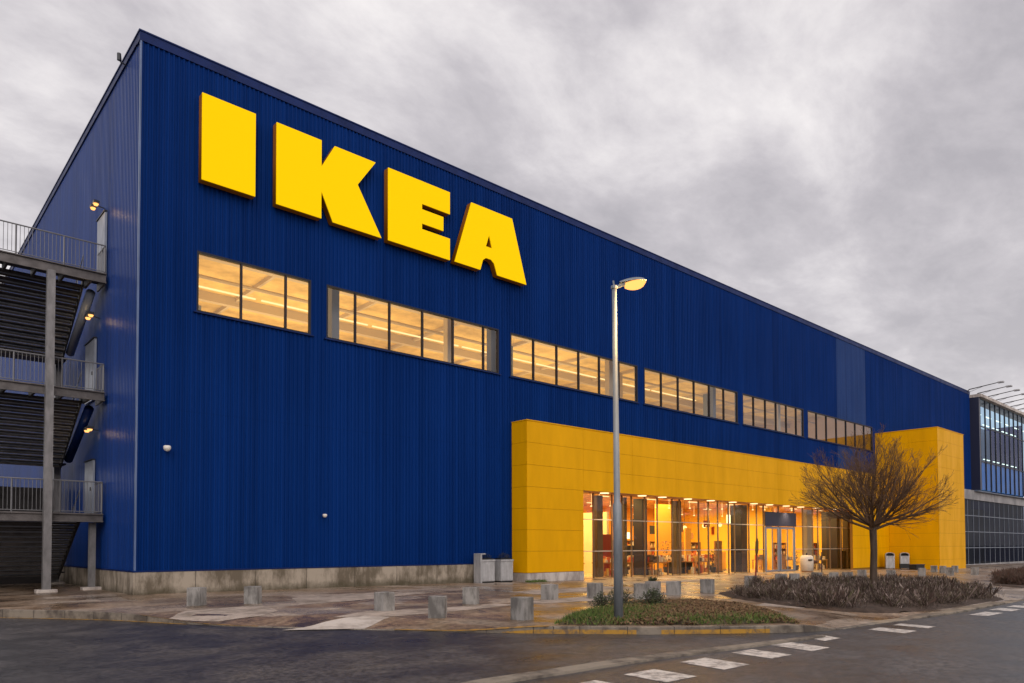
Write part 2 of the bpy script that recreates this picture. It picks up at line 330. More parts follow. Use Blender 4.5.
def copy_tree(o, parent=None):
    c = o.copy(); COL.objects.link(c)
    if parent: c.parent = parent
    for ch in [x for x in bpy.data.objects if x.parent == o]: copy_tree(ch, c)
    return c
def gz(x): return -0.008*max(0., x-8)
def lerp_tab(tab, x):
    if x <= tab[0][0]: return tab[0][1]
    for (a, ya), (b_, yb) in zip(tab, tab[1:]):
        if x <= b_:
            return ya+(yb-ya)*(x-a)/(b_-a)
    return tab[-1][1]
def sstep(a, b_, x):
    t = max(0., min(1., (x-a)/(b_-a))); return t*t*(3-2*t)

# ------------------------------------------------------------------ ground, road, kerbs
KT = [(-60, 74), (-30, 49), (-10, 39), (0, 26.8), (2.83, 23.5), (3.95, 22.0), (4.6, 20.8), (5.05, 19.8), (5.45, 18.6), (5.96, 17.4), (6.3, 16.5), (7.27, 15.0), (8.63, 13.2), (9.5, 12.15), (10.2, 11.2), (10.75, 10.6), (11.43, 9.98),
      (11.98, 9.4), (13.34, 8.4), (14.3, 7.75), (15.1, 7.4), (15.8, 7.14), (16.4, 7.08), (18, 7.07), (19.2, 6.97), (20, 6.9), (22.6, 6.8), (25.4, 6.88), (29, 6.97), (35, 7.2), (60, 8.2), (160, 12)]
def yk(x):
    return (lerp_tab(KT, x-.25)+lerp_tab(KT, x)*2+lerp_tab(KT, x+.25))/4
def drop(x):
    a = sstep(4.9, 6.1, x)*(1-sstep(9.3, 10.7, x))
    b_ = sstep(15.0, 16.2, x)*(1-.25*sstep(19.5, 21.0, x)-.75*sstep(34, 38, x))
    c = sstep(27.5, 28.6, x)*(1-sstep(32.6, 34, x))
    return max(a, b_, c)
def pz(x, y):                              # top of the pavement
    d = max(0., y-yk(x)); return gz(x)-.135*drop(x)*(1-sstep(0, 2.2, d))
xs = []; x = -60.
while x < 150: xs.append(x); x += (.15 if 1 < x < 36 else 1.5)
# road: one sheet to the horizon
g = MB()
cols = [-2500, -400, -60, 0, 3.5, 4, 4.5, 5, 5.5, 6, 6.5]+[8]+[8+12*i for i in range(1, 13)]+[400, 2500]
rows = [-2500, -300, -60, 0, 40, 120, 400, 2500]
def rz(x): return gz(min(x, 160))-.15-.06*(1-sstep(3.5, 6.5, x))
i0 = len(g.v)
for xx in cols:
    for yy in rows: g.v.append((xx, yy, rz(xx)))
R_ = len(rows)
for a in range(len(cols)-1):
    for b_ in range(R_-1): g.f.append((a*R_+b_, (a+1)*R_+b_, (a+1)*R_+b_+1, a*R_+b_+1))
tag(g.build('road', 'asphalt'), kind='structure')
g = MB(); dl = [.16, .5, .9, 1.4, 2.0, 2.6, 4, 7, 12, 20, 40, 80]
for xx in xs:
    for d in dl: yy = yk(xx)+d; g.v.append((xx, yy, pz(xx, yy)))
D = len(dl)
for a in range(len(xs)-1):
    for b_ in range(D-1): g.f.append((a*D+b_, (a+1)*D+b_, (a+1)*D+b_+1, a*D+b_+1))
tag(g.build('pavement', 'pavement', smooth=True), kind='structure')
def kerb_strip(name, x0, x1, m, d0, d1, dz, face=True):
    g = MB(); pts = [q for q in xs if x0 < q < x1]; pts = [x0]+pts+[x1]
    prof = []
    for xx in pts:
        y = yk(xx); zt = pz(xx, y)+dz; zb = rz(xx)-.05
        row = [(xx, y+d1, zt-.05), (xx, y+d1, zt), (xx, y+d0+.012, zt), (xx, y+d0, zt-.012)]
        if face: row.append((xx, y+d0, zb))
        prof.append(row)
    for a, b_ in zip(prof, prof[1:]):
        for k in range(len(a)-1): g.quad(a[k], a[k+1], b_[k+1], b_[k])
    return tag(g.build(name, m), kind='structure')
kerb_strip('kerb', -60, 10.72, 'kerb', 0, .16, .004)
kerb_strip('kerb', 10.73, 150, 'kerb', 0, .16, .004)
kerb_strip('kerb', 18.2, 30.5, 'kerb_tan', .01, .40, .009, False)
g = MB(); acc = 0; px_, py_ = -20, yk(-20); nxt = 0
q = -20.
while q < 60:
    q += .02; y = yk(q); acc += sqrt((q-px_)**2+(y-py_)**2); px_, py_ = q, y
    if acc > nxt:
        nxt += .98; d_ = (yk(q+.05)-yk(q-.05))/.1; nn = Vector((-d_, 1)).normalized(); tt = Vector((nn.y, -nn.x))*.006
        a_ = Vector((q, y)); b2_ = a_+nn*.165; zt = pz(q, y)+.0065; o_ = -nn*.004
        for (u, v) in ((a_+o_-tt, a_+o_+tt),):
            g.quad((u.x, u.y, rz(q)+.003), (v.x, v.y, rz(q)+.003), (v.x, v.y, zt), (u.x, u.y, zt))
        u, v = a_-tt, a_+tt; w1, w2 = b2_+tt, b2_-tt
        g.quad((u.x, u.y, zt), (v.x, v.y, zt), (w1.x, w1.y, zt), (w2.x, w2.y, zt))
tag(g.build('kerb_joints', 'black'), kind='structure')
# yellow paint on the kerb face and along its foot
def curve_band(name, m, pts, zfun, w):
    g = MB(); n = len(pts)
    L_ = []
    for k in range(n):
        a = Vector(pts[max(0, k-1)]); b_ = Vector(pts[min(n-1, k+1)]); d = (b_-a).normalized(); nrm = Vector((-d.y, d.x))
        wk = w[k] if hasattr(w, '__len__') else w
        p = Vector(pts[k]); L_.append((p-nrm*wk/2, p+nrm*wk/2))
    for (a, b_), (c, d) in zip(L_, L_[1:]):
        g.quad((a.x, a.y, zfun(a.x, a.y)), (c.x, c.y, zfun(c.x, c.y)), (d.x, d.y, zfun(d.x, d.y)), (b_.x, b_.y, zfun(b_.x, b_.y)))
    return tag(g.build(name, m), kind='structure')
fr_ = lambda a, b_, s=.2: [a+(b_-a)*i/max(1, int((b_-a)/s)) for i in range(int((b_-a)/s)+1)]
curve_band('yellow_line', 'yellow_paint', [(q, yk(q)-.13) for q in fr_(-12, 5.75)], lambda x, y: rz(x)+.005, .10)
curve_band('yellow_line', 'yellow_paint', [(q, yk(q)+.06) for q in fr_(5.2, 6.7)], lambda x, y: pz(x, yk(x))+.009, .07)
curve_band('yellow_line', 'yellow_paint', [(q, yk(q)+.08) for q in fr_(8.6, 10.7)], lambda x, y: pz(x, yk(x))+.009, .14)
g = MB(); pp = fr_(9.3, 14.6, .1)
for a, b_ in zip(pp, pp[1:]):
    h0, h1 = (.100, .006)
    if 11.9 < a < 12.35 or a < 10.0 or a > 14.2: continue
    g.quad((a, yk(a)-.003, pz(a, yk(a))-.055), (b_, yk(b_)-.003, pz(b_, yk(b_))-.055), (b_, yk(b_)-.003, rz(b_)+.006), (a, yk(a)-.003, rz(a)+.006))
tag(g.build('kerb_paint', 'yellow_paint'), kind='structure')
# flush concrete strip dividing the lane from the road
SP = [(2.5, 7.0), (4.0, 7.3), (5.3, 7.3), (6.1, 7.35), (6.9, 7.3), (7.7, 7.26), (8.6, 7.24), (9.6, 7.2), (10.5, 7.1), (12, 6.95), (13.4, 6.82), (15.0, 6.75)]
pf = []
for (a, b_), (c, d) in zip(SP, SP[1:]):
    for k in range(4): pf.append((a+(c-a)*k/4, b_+(d-b_)*k/4))
pf = [((pf[max(0, i-1)][0]+pf[i][0]*2+pf[min(len(pf)-1, i+1)][0])/4, (pf[max(0, i-1)][1]+pf[i][1]*2+pf[min(len(pf)-1, i+1)][1])/4) for i in range(len(pf))]
gs = MB(); n = len(pf); pr = []
for k in range(n):
    a = Vector(pf[max(0, k-1)]); b_ = Vector(pf[min(n-1, k+1)]); d = (b_-a).normalized(); nn = Vector((-d.y, d.x)); p = Vector(pf[k])
    w = .17 if k < n*.55 else .17-.07*(k-n*.55)/(n*.45); zz = rz(p.x); h = .035
    pr.append([(*(p-nn*w), zz-.02), (*(p-nn*(w-.01)), zz+h), (*(p+nn*(w-.01)), zz+h), (*(p+nn*w), zz-.02)])
for a, b_ in zip(pr, pr[1:]):
    for k in range(3): gs.quad(a[k], b_[k], b_[k+1], a[k+1])
tag(gs.build('kerb', 'kerb'), kind='structure')
# white road dashes
gm = MB()
for (x0, x1, y0, y1, sk) in [(7.03, 7.36, 5.8, 6.52, .0), (7.92, 8.62, 5.77, 6.53, .05), (9.40, 10.12, 5.83, 6.68, .1), (10.95, 11.62, 5.92, 6.72, .1), (12.28, 12.98, 5.9, 6.8, .22), (13.86, 14.55, 6.4, 6.88, .25),
                            (16.45, 17.15, 5.88, 6.7, .15), (17.93, 18.45, 5.92, 6.73, .15), (22.6, 24.1, 5.98, 6.45, 0), (24.9, 26.0, 6.0, 6.6, .1), (26.7, 27.7, 6.0, 6.6, .1), (28.4, 29.4, 6.0, 6.6, .1), (30.1, 31.1, 6.0, 6.6, .1), (31.8, 32.8, 6.0, 6.6, .1), (36, 38, 6.1, 6.4, .1), (40, 42, 6.1, 6.4, .1)]:
    z = lambda q: rz(q)+.005
    gm.quad((x0, y0, z(x0)), (x1, y0, z(x1)), (x1+sk, y1, z(x1+sk)), (x0+sk, y1, z(x0+sk)))
tag(gm.build('road_marking', 'white_paint'), kind='structure')

# paler relaid paving bays
def patch(pts, m):
    g = MB(); P_ = [Vector((p[0], p[1], 0)) for p in pts]; c = sum(P_, Vector())/len(P_)
    ring = []
    for i in range(len(P_)):
        a, b_ = P_[i], P_[(i+1) % len(P_)]
        for k in range(4): ring.append(a.lerp(b_, k/4))
    rr = [[c.lerp(q, f) for q in ring] for f in (.001, .35, .7, 1)]
    for a, b_ in zip(rr, rr[1:]):
        for k in range(len(ring)):
            j = (k+1) % len(ring)
            g.quad(*[(q.x, q.y, pz(q.x, q.y)+.005) for q in (a[k], b_[k], b_[j], a[j])])
    tag(g.build('paving_slab', m), kind='structure')
patch([(6.75, 14.85), (7.9, 15.2), (9.05, 15.3), (9.3, 14.6), (8.2, 13.9)], 'slab_white')
patch([(8.3, 15.5), (9.9, 16.5), (11.9, 16.0), (14.0, 16.3), (14.3, 15.5), (11.1, 14.9), (9.45, 14.7)], 'slab_pale')
patch([(14.4, 16.3), (16.4, 16.7), (19.8, 16.85), (22.6, 16.8), (23.0, 15.8), (17.3, 15.2), (14.6, 15.5)], 'slab_pale')
patch([(5.6, 18.6), (6.3, 19.6), (8.5, 20.1), (8.1, 18.0), (7.2, 17.0), (6.3, 17.3)], 'slab_pale')
patch([(10.5, 22.4), (14.5, 23.4), (16.2, 22.1), (11.6, 20.1), (9.4, 19.5)], 'slab_pale')
patch([(21.3, 11.5), (20.7, 9.9), (19.2, 9.5), (19.4, 11.0)], 'slab_pale')
patch([(18.2, 20.5), (24.4, 21.2), (24.5, 19.4), (18.1, 18.7)], 'slab_pale')
patch([(28, 22.5), (34, 22.7), (34, 21.6), (28, 21.4)], 'slab_pale')
# ------------------------------------------------------------------ the store building
X0, Y0, H = 7.134, 27.483, 19.95
XE = 98.5
ZB, ZT, ZP = 10.34, 12.62, .78
YF, YS, YH = 26.35, 7.97, 4.63            # yellow front plane, its top, its opening head
XA, XO0, XO1, XB, XR, YB, ZBK = 24.74, 28.9, 62.6, 70.4, 77.4, 22.2, 12.04
B = empty('store_building', (X0, Y0, 0), 0, 'huge blue corrugated warehouse store with yellow entrance block and lit window strip', 'store')
B.location = (0, 0, 0)
PER = .175
def corr(mb, a0, a1, z0, z1, place, dep=.045, per=PER):
    """vertical trapezoid ribs; place(a, depth, z) -> point"""
    pts = []; k = math.floor(a0/per)
    while k*per < a1:
        for off, d in ((0, 0), (.10, 0), (.14, dep), (.29, dep)): pts.append((k*per+off*per/.3333, d))
        k += 1
    pts = [(a, d) for a, d in pts if a0 < a < a1]
    pts = [(a0, pts[0][1] if pts else 0)]+pts+[(a1, pts[-1][1] if pts else 0)]
    i = len(mb.v)
    for a, d in pts: mb.v += [place(a, d, z0), place(a, d, z1)]
    for q in range(len(pts)-1): mb.f.append((i+2*q, i+2*q+2, i+2*q+3, i+2*q+1))
front = lambda a, d, z: (a, Y0+d, z)
bays = [(9.12, 13.67), (14.36, 23.9), (24.68, 35.09), (35.72, 46.47), (47.14, 56.4), (57.08, 69.9)]
def wall_front(mb, a0, a1, skip_low=False):
    # lower, band pillars, upper over a0..a1
    lo = [(a0, a1, ZP)]
    if a1 > XO0 and a0 < XO1:
        lo = []
        if a0 < XO0: lo.append((a0, XO0, ZP))
        lo.append((max(a0, XO0), a1, YH+.3))
    for p, q, zb in lo: corr(mb, p, q, zb, ZB, front)
    corr(mb, a0, a1, ZT, H-.35, front)
    edges = [a0]
    for p, q in bays:
        if q > a0 and p < a1: edges += [max(p, a0), min(q, a1)]
    edges.append(a1)
    for p, q in zip(edges[::2], edges[1::2]):
        if q-p > .02: corr(mb, p, q, ZB, ZT, front)
g = MB(); wall_front(g, X0, 62.5); g.build('front_wall', 'blue', B)
g = MB(); wall_front(g, 62.5, 68.5); o = g.build('cladding_panel', 'blue_faded', B); o['label'] = 'paler faded strip of blue wall cladding'
g = MB(); corr(g, 68.5, XE, ZT, H-.35, front); corr(g, 68.5, 69.9, 8.0, ZB, front); corr(g, 69.9, XE, 8.2, ZT, front); g.build('front_wall', 'blue', B)
g = MB(); corr(g, Y0, Y0+75, ZP, H-.30, lambda a, d, z: (X0+d, a, z), .028, .2); g.build('side_wall', 'blue_side', B)
# parapet flashing, corner trim
g = MB(); g.box(X0-.05, XE, Y0-.03, Y0+.35, H-.35, H-.03); g.box(X0-.048, X0+.3, Y0+.352, Y0+75, H-.30, H-.03); g.build('parapet', 'blue_flash', B)
g = MB(); g.box(X0-.08, XE+.02, Y0-.06, Y0+.38, H-.03, H+.02); g.box(X0-.08, X0+.34, Y0+.382, Y0+75, H-.03, H+.015); g.build('parapet_cap', 'blue_flash', B)
g = MB(); g.box(X0-.025, X0+.03, Y0-.022, Y0+.07, ZP, H-.352); g.build('corner_trim', 'edge', B)
g = MB(); g.box(X0+.3, XE-.3, Y0+.5, Y0+75, H-.8, H-.5); g.build('roof', 'dark', B)
g = MB(); g.box(X0, 130, Y0+75.1, Y0+75.4, -1.5, H-.4); g.box(129.7, 130, Y0+2, Y0+75, -1.5, H-.4); g.build('rear_wall', 'blue', B)
# inner lining behind the corrugation
g = MB()
g.box(X0+.12, XO0, Y0+.06, Y0+.25, -.5, ZB); g.box(XO0, 67, Y0+.3, Y0+.5, YH+.25, ZB); g.box(67.01, XE, Y0+.06, Y0+.25, -1.2, ZB)
g.box(X0+.12, XE, Y0+.06, Y0+.25, ZT, H-.4); g.box(X0+.12, X0+.3, Y0+.26, Y0+75, -.5, H-.4)
edges = [X0+.12]+[e for b_ in bays for e in b_]+[XE]
for p, q in zip(edges[::2], edges[1::2]): g.box(p, q, Y0+.06, Y0+.25, ZB, ZT)
g.build('wall_lining', 'dark', B)
# concrete plinth panels
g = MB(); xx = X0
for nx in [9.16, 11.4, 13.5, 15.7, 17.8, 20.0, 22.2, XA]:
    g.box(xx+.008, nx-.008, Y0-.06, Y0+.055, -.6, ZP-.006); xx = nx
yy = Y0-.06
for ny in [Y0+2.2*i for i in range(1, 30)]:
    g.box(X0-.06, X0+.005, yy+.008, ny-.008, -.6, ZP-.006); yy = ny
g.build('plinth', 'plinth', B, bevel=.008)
g = MB(); g.box(X0-.04, XA, Y0-.045, Y0+.05, -.6, ZP-.03); g.box(X0-.045, X0, Y0, Y0+64, -.6, ZP-.03); g.build('plinth_joint', 'black', B)
g = MB(); g.box(X0-.035, XA-.02, Y0-.075, Y0+.02, ZP-.004, ZP+.05); g.box(X0-.075, X0-.036, Y0-.07, Y0+64, ZP-.004, ZP+.05); g.build('drip_flashing', 'blue_flash', B)
# window strip
mull = [[9.12, 10.79, 12.59, 13.67], [14.36, 15.74, 17.46, 19.24, 21.01, 22.91, 23.9], [24.68, 26.35, 28.1, 29.85, 31.6, 33.35, 35.09], [35.72, 37.5, 39.3, 41.1, 42.9, 44.7, 46.47],
        [47.14, 48.7, 50.4, 52.0, 53.6, 55.2, 56.4], [57.08, 58.7, 60.5, 62.4, 64.3, 66.2, 68.1, 69.9]]
for ms in mull:
    g = MB(); a, b_ = ms[0], ms[-1]
    g.box(a, b_, Y0+.0, Y0+.14, ZB, ZB+.07); g.box(a, b_, Y0+.0, Y0+.14, ZT-.08, ZT)
    g.box(a, a+.07, Y0+.001, Y0+.139, ZB+.07, ZT-.08); g.box(b_-.07, b_, Y0+.001, Y0+.139, ZB+.07, ZT-.08)
    for q in ms[1:-1]: g.box(q-.03, q+.03, Y0-.005, Y0+.14, ZB+.07, ZT-.08)
    w = g.build('window', 'frame', B)
    g = MB(); g.quad((a+.05, Y0+.07, ZB+.05), (b_-.05, Y0+.07, ZB+.05), (b_-.05, Y0+.07, ZT-.06), (a+.05, Y0+.07, ZT-.06)); g.build('glass', 'glass_strip', w)
    g = MB(); g.box(a-.1, b_+.1, Y0-.07, Y0+.02, ZB-.05, ZB-.004); g.build('sill', 'blue_flash', w)
# upper-floor room seen through the strip
UY = Y0+17
g = MB(); g.box(X0+.3, 72, Y0+.25, UY, ZB-.75, ZB-.45); g.build('upper_floor', 'floor_in', B)
g = MB(); g.box(X0+.3, 72, Y0+.25, UY, 14.3, 14.5); g.build('ceiling', 'ceil', B)
g = MB(); g.box(X0+.3, 72, UY, UY+.2, ZB-.5, 14.3); g.box(71.8, 72, Y0+.3, UY, ZB-.5, 14.3); g.box(X0+.31, X0+.4, Y0+.3, UY, ZB-.5, 14.3); g.build('inner_wall', 'warm_wall', B)
g = MB(); q = 8.6
while q < 71:
    g.box(q, q+.14, Y0+.3, UY, 14.1, 14.3); q += 5.4
for y in (31, 36.5, 41): g.box(X0+.4, 71.8, y, y+.3, 13.85, 14.298)
for y in (29.2, 33.3, 38.9): g.tube([(X0+.5, y, 13.8), (71, y, 13.8)], .09, 6)
g.build('ceiling_beams', 'beam', B)
for k, (cx, cy) in enumerate([(15.5, 29.0), (22.6, 30.0), (24.1, 28.3), (34.2, 29), (45.6, 29), (55, 29.), (29.5, 33), (40, 33), (51, 33), (18.5, 34.5), (12.6, 38)]):
    g = MB(); g.box(cx-.18, cx+.18, cy-.18, cy+.18, ZB-.45, 13.95); g.build('column', 'beam' if k % 2 else 'frame_grey', B)
for y in (30.2, 34.2, 39.0):
    q = 8.2
    while q < (66 if y < 33 else 50):
        g = MB(); g.box(q, q+5.9, y-.05, y+.05, 13.62, 13.68); g.build('ceiling_light', 'strip', B); q += 6.2
# yellow portal: panels with joints over a dark backing
zs = [-.05, .31, 1.39, 2.47, 3.55, 4.63, 5.74, 6.86, 7.95]
xj = [XA, XO0]+[XO0+4.2125*i for i in range(1, 9)]+[66.5, XB-.01]
GAP = .012
g = MB()
for a, b_ in zip(xj, xj[1:]):
    for z0, z1 in zip(zs[1:], zs[2:]):
        if a > XO0-.1 and b_ < XO1+.1 and z1 < YH+.1: continue
        zz0 = max(z0, YH) if (a > XO0-.1 and b_ < XO1+.1) else (z0 if z0 > .5 or a < XO1-1 else -.30)
        g.box(a+GAP/2, b_-GAP/2, YF, YF+.03, zz0+GAP/2, z1-GAP/2)
for z0, z1 in zip(zs[1:], zs[2:]): g.box(XA, XA+.03, YF+.04, Y0-.01, z0+GAP/2, z1-GAP/2)
g.build('entrance_cladding', 'yellow', B)
g = MB(); g.box(XA+.035, XO0, YF+.032, Y0-.02, -.8, YS-.04); g.box(XO0, XO1, YF+.032, Y0-.02, YH+.05, YS-.04); g.box(XO1, XB-.02, YF+.032, YF+.25, -1.2, YH+.045); g.box(XO1, XB-.02, YF+.032, Y0-.02, YH+.05, YS-.04)
g.box(67.02, XB-.02, YF+.26, Y0+.3, -1.2, YH+.045); g.build('entrance_backing', 'joint', B)
g = MB(); g.box(XA-.02, XB-.03, YF-.03, Y0-.01, YS-.02, YS+.03); g.build('coping', 'yellow', B)
g = MB(); g.box(XA-.015, XO0-.01, YF-.02, YF+.02, -.8, .29); g.box(XA-.015, XA+.02, YF+.021, Y0-.07, -.8, .29); g.build('entrance_plinth', 'plinth_pale', B)
# projecting yellow block at the far end
zb = [-.75, .35, 1.52, 2.69, 3.86, 5.03, 6.2, 7.37, 8.54, 9.71, 10.88, 12.0]
g = MB()
for z0, z1 in zip(zb, zb[1:]):
    for a, b_ in zip([YB+.035, YB+2.4, YF-.003-.0], [YB+2.4, YF-.003, Y0-.01]):
        if b_ > a: g.box(XB, XB+.03, a+GAP/2, b_-GAP/2, z0+GAP/2, z1-GAP/2)
    for a, b_ in ((XB, XB+3.5), (XB+3.5, XR)): g.box(a+GAP/2, b_-GAP/2, YB, YB+.03, z0+GAP/2, z1-GAP/2)
    g.box(XR-.03, XR, YB+.035, Y0-.02, z0+GAP/2, z1-GAP/2)
g.build('entrance_block', 'yellow', B)
g = MB(); g.box(XB+.032, XR-.032, YB+.032, Y0-.03, -1.4, ZBK-.08); g.build('block_backing', 'joint', B)
g = MB(); g.box(XB-.03, XR+.03, YB-.03, Y0-.02, ZBK-.03, ZBK+.03); g.build('coping', 'yellow', B)
# soffit and downlights
g = MB(); g.box(XO0, XO1, YF+.034, Y0+.28, YH+.005, YH+.045); g.box(XO1+.002, 67, YF+.255, Y0+.28, YH+.003, YH+.043); g.build('soffit', 'soffit', B)
dlx = [31.2, 34.6, 36.6, 39.3, 41.9, 44.6, 47.4, 49.6, 52.1, 54.4, 57.0, 60.4]
for q in dlx:
    g = MB(); g.tube([(q, 26.85, YH-.03), (q, 26.85, YH+.004)], .26, 16); g.build('downlight', 'down', B)
# shop front glazing
YG = Y0+.02
g = MB()
gx = [XO0+.05, 29.95, 30.98, 32.6, 33.5, 34.4, 35.7, 36.95, 38.5, 39.3, 41.44, 42.6, 43.75, 45.1, 45.9, 47.8, 48.9, 49.88, 52.1, 54.55, 56.0, 57.7, 58.6, 60.8, 62.9, 64.9, 66.95]
for q in gx: g.box(q-.03, q+.03, YG-.04, YG+.06, gz(q)-.02, YH+.003)
gt_ = MB()
for z in (1.35, 3.15): 
    for a, b_ in zip(gx, gx[1:]):
        if z == 1.35 and a >= 49.8 and b_ < 54.6: continue
        gt_.box(a+.031, b_-.031, YG-.03, YG+.05, z-.025, z+.025)
sf = g.build('shop_front', 'frame_pale', B); gt_.build('transom', 'transom', sf)
g = MB(); 
for a, b_ in zip(gx, gx[1:]):
    g.quad((a, YG, gz(a)), (b_, YG, gz(b_)), (b_, YG, YH), (a, YG, YH))
g.build('glass', 'glass', sf)
# automatic doors
for (a, b_) in ((49.95, 52.05), (52.15, 54.5)):
    g = MB(); zf = gz(a)+.02; Yd = YG-.12
    g.box(a, a+.16, Yd, Yd+.08, zf, 3.05); g.box(b_-.26, b_, Yd, Yd+.08, zf, 3.05); g.box(a+.16, b_-.26, Yd, Yd+.08, 2.9, 3.05); g.box(a+.16, b_-.26, Yd, Yd+.08, zf, zf+.12)
    m_ = (a+b_)/2; g.box(m_-.02, m_+.02, Yd+.005, Yd+.075, zf+.12, 2.9)
    d = g.build('door', 'frame_grey', B)
g = MB(); g.box(49.9, 54.6, YG-.16, YG-.06, 3.1, 4.15); g.build('door_header', 'col_navy', B)
# columns just behind the glass
for (a, b_, c, d, m_) in [(32.35, 32.85, 28.4, 28.75, 'col_brown'), (34.85, 35.1, 28.4, 28.7, 'col_brown'), (36.65, 37.1, 28.4, 29.15, 'col_navy'), (40.25, 40.8, 28.4, 28.75, 'col_brown'), (48.3, 49.15, 28.4, 29.3, 'col_navy'),
                            (58.6, 59.6, 28.4, 28.8, 'col_grey'), (64.2, 65.2, 28.4, 29.8, 'col_navy'), (66.4, 67.4, 28.4, 28.9, 'col_brown')]:
    g = MB(); g.box(a, b_, c, d, gz(a)-.2, YH+.003); g.build('column', m_, B, bevel=.02)
# ground-floor room
GY = Y0+13
g = MB(); g.quad((XO0, Y0-.1, gz(XO0)+.012), (XO1+6, Y0-.1, gz(XO1+6)+.012), (XO1+6, GY, gz(XO1+6)+.012), (XO0, GY, gz(XO0)+.012)); g.build('shop_floor', 'floor_in', B)
g = MB(); g.box(XO0-1, XO1+6, Y0+.51, GY, YH+.35, YH+.5); g.build('shop_ceiling', 'shop_ceil', B)
g = MB(); g.box(XO0-1, 41, GY, GY+.2, -1, YH+.35); g.build('shop_wall', 'yellow_wall', B)
g = MB(); g.box(XO1+6, XO1+6.2, Y0+.3, GY, -1, YH+.35); g.build('shop_wall', 'yellow_wall', B)
g = MB(); g.box(41, 56, GY, GY+.2, -1, YH+.35); g.build('shop_wall', 'orange_wall', B)
g = MB(); g.box(XO0-1.2, XO0-1, Y0+.3, GY, -1, YH+.35); g.build('shop_wall', 'orange_wall', B)
g = MB(); g.box(56, XO1+6, GY, GY+.2, -1, YH+.35); g.build('shop_wall', 'warm_wall', B)
g = MB(); g.box(56.6, 56.8, Y0+3, GY, -.6, YH+.34); g.build('partition', 'yellow_wall', B)
g = MB(); g.box(43.6, 45.6, Y0+5, Y0+5.2, -.3, YH+.34); g.build('partition', 'orange_wall', B)
g = MB(); g.box(36.8, 37.0, Y0+4, GY, -.3, 3.9); g.build('partition', 'warm_wall', B)
for y in (Y0+3.4, Y0+8.8):
    q = 30
    while q < 67:
        g = MB(); g.box(q, q+1.2, y-.05, y+.05, YH+.20, YH+.26); g.build('ceiling_light', 'strip', B); q += 5.1

# sign letters
LT = {
 'I': [(9.12, 15.14), (11.13, 15.14), (11.13, 18.38), (9.12, 18.38)],
 'K': [(11.97, 15.13), (13.9, 15.13), (13.9, 16.26), (14.42, 15.13), (16.76, 15.13), (15.58, 17.1), (16.46, 18.37), (14.50, 18.37), (13.9, 17.30), (13.9, 18.39), (11.97, 18.39)],
 'E': [(17.1, 15.14), (20.5, 15.14), (20.5, 16.16), (18.91, 16.16), (18.91, 16.42), (20.12, 16.42), (20.12, 17.08), (18.91, 17.08), (18.91, 17.33), (20.5, 17.33), (20.5, 18.38), (17.1, 18.38)],
 'A': [(20.78, 15.16), (22.36, 15.16), (22.52, 15.68), (22.72, 15.84), (23.05, 15.84), (23.25, 15.70), (23.45, 15.16), (25.44, 15.16), (24.46, 18.32), (21.80, 18.32)]}
SG = empty('wall_sign', (9.1, Y0-.3, 15.1), 0, 'four giant lit yellow capital letters reading IKEA high on the blue wall', 'sign')
def letter(ch, pts, hole=None):
    yf, yb = Y0-.36, Y0-.06
    me = bpy.data.curves.new('letter', 'CURVE'); me.dimensions = '2D'; me.fill_mode = 'BOTH'
    def sp(ps):
        s = me.splines.new('POLY'); s.points.add(len(ps)-1); s.use_cyclic_u = True
        for p, q in zip(s.points, ps): p.co = (q[0]-9.1, q[1]-15.1, 0, 1)
    sp(pts)
    if hole: sp(hole)
    me.extrude = (yb-yf)/2
    tmp = bpy.data.objects.new('tmp', me); COL.objects.link(tmp); dg = bpy.context.evaluated_depsgraph_get(); dg.update()
    ms = bpy.data.meshes.new_from_object(tmp.evaluated_get(dg)); bpy.data.objects.remove(tmp)
    ms.name = 'letter'; ms.materials.clear(); ms.materials.append(MT['sign_edge'])
    o = bpy.data.objects.new('letter', ms); COL.objects.link(o); o.parent = SG; o.rotation_euler = (pi/2, 0, 0); o.location = (0, .3-.21, 0)
    # lit face, slightly proud
    me.extrude = .02
    tmp = bpy.data.objects.new('tmp', me); COL.objects.link(tmp); dg.update(); dg = bpy.context.evaluated_depsgraph_get()
    fs = bpy.data.meshes.new_from_object(tmp.evaluated_get(dg)); bpy.data.objects.remove(tmp)
    fs.name = 'lit_face'; fs.materials.clear(); fs.materials.append(MT['sign_face'])
    f = bpy.data.objects.new('lit_face', fs); COL.objects.link(f); f.parent = o; f.location = (0, 0, .15+.021)
    o['label'] = 'yellow capital letter '+ch
letter('I', LT['I']); letter('K', LT['K']); letter('E', LT['E'])
letter('A', LT['A'], [(22.72, 16.42), (23.12, 16.42), (22.92, 17.02)])

# ------------------------------------------------------------------ glass annex to the right of the block
AN = empty('glass_annex', (0, 0, 0), 0, 'blue glass curtain wall annex beyond the yellow block at far right', 'building')
AX0, AX1 = XR+.02, 132
g = MB(); g.box(AX0, AX1, Y0-.28, Y0+.05, 7.0, 8.12); g.build('concrete_band', 'band', AN)
g = MB(); g.box(AX0, AX1, Y0-.22, Y0+.05, -1.6, -.62); g.build('plinth', 'band', AN)
g = MB(); q = AX0+.1; zr = [-.6, 1.3, 3.2, 5.1, 7.0]
while q < AX1: g.box(q-.035, q+.035, Y0-.14, Y0-.05, -.62, 7.0); q += 2.1
for z in zr[1:-1]: g.box(AX0, AX1, Y0-.17, Y0-.06, z-.04, z+.04)
lf = g.build('window', 'frame_grey', AN)
g = MB(); g.quad((AX0, Y0-.1, -.62), (AX1, Y0-.1, -.62), (AX1, Y0-.1, 7.0), (AX0, Y0-.1, 7.0)); g.build('glass', 'glass_dark', lf)
UX, UYF, UT = XE, 26.62, 19.1
g = MB(); q = UX+.5
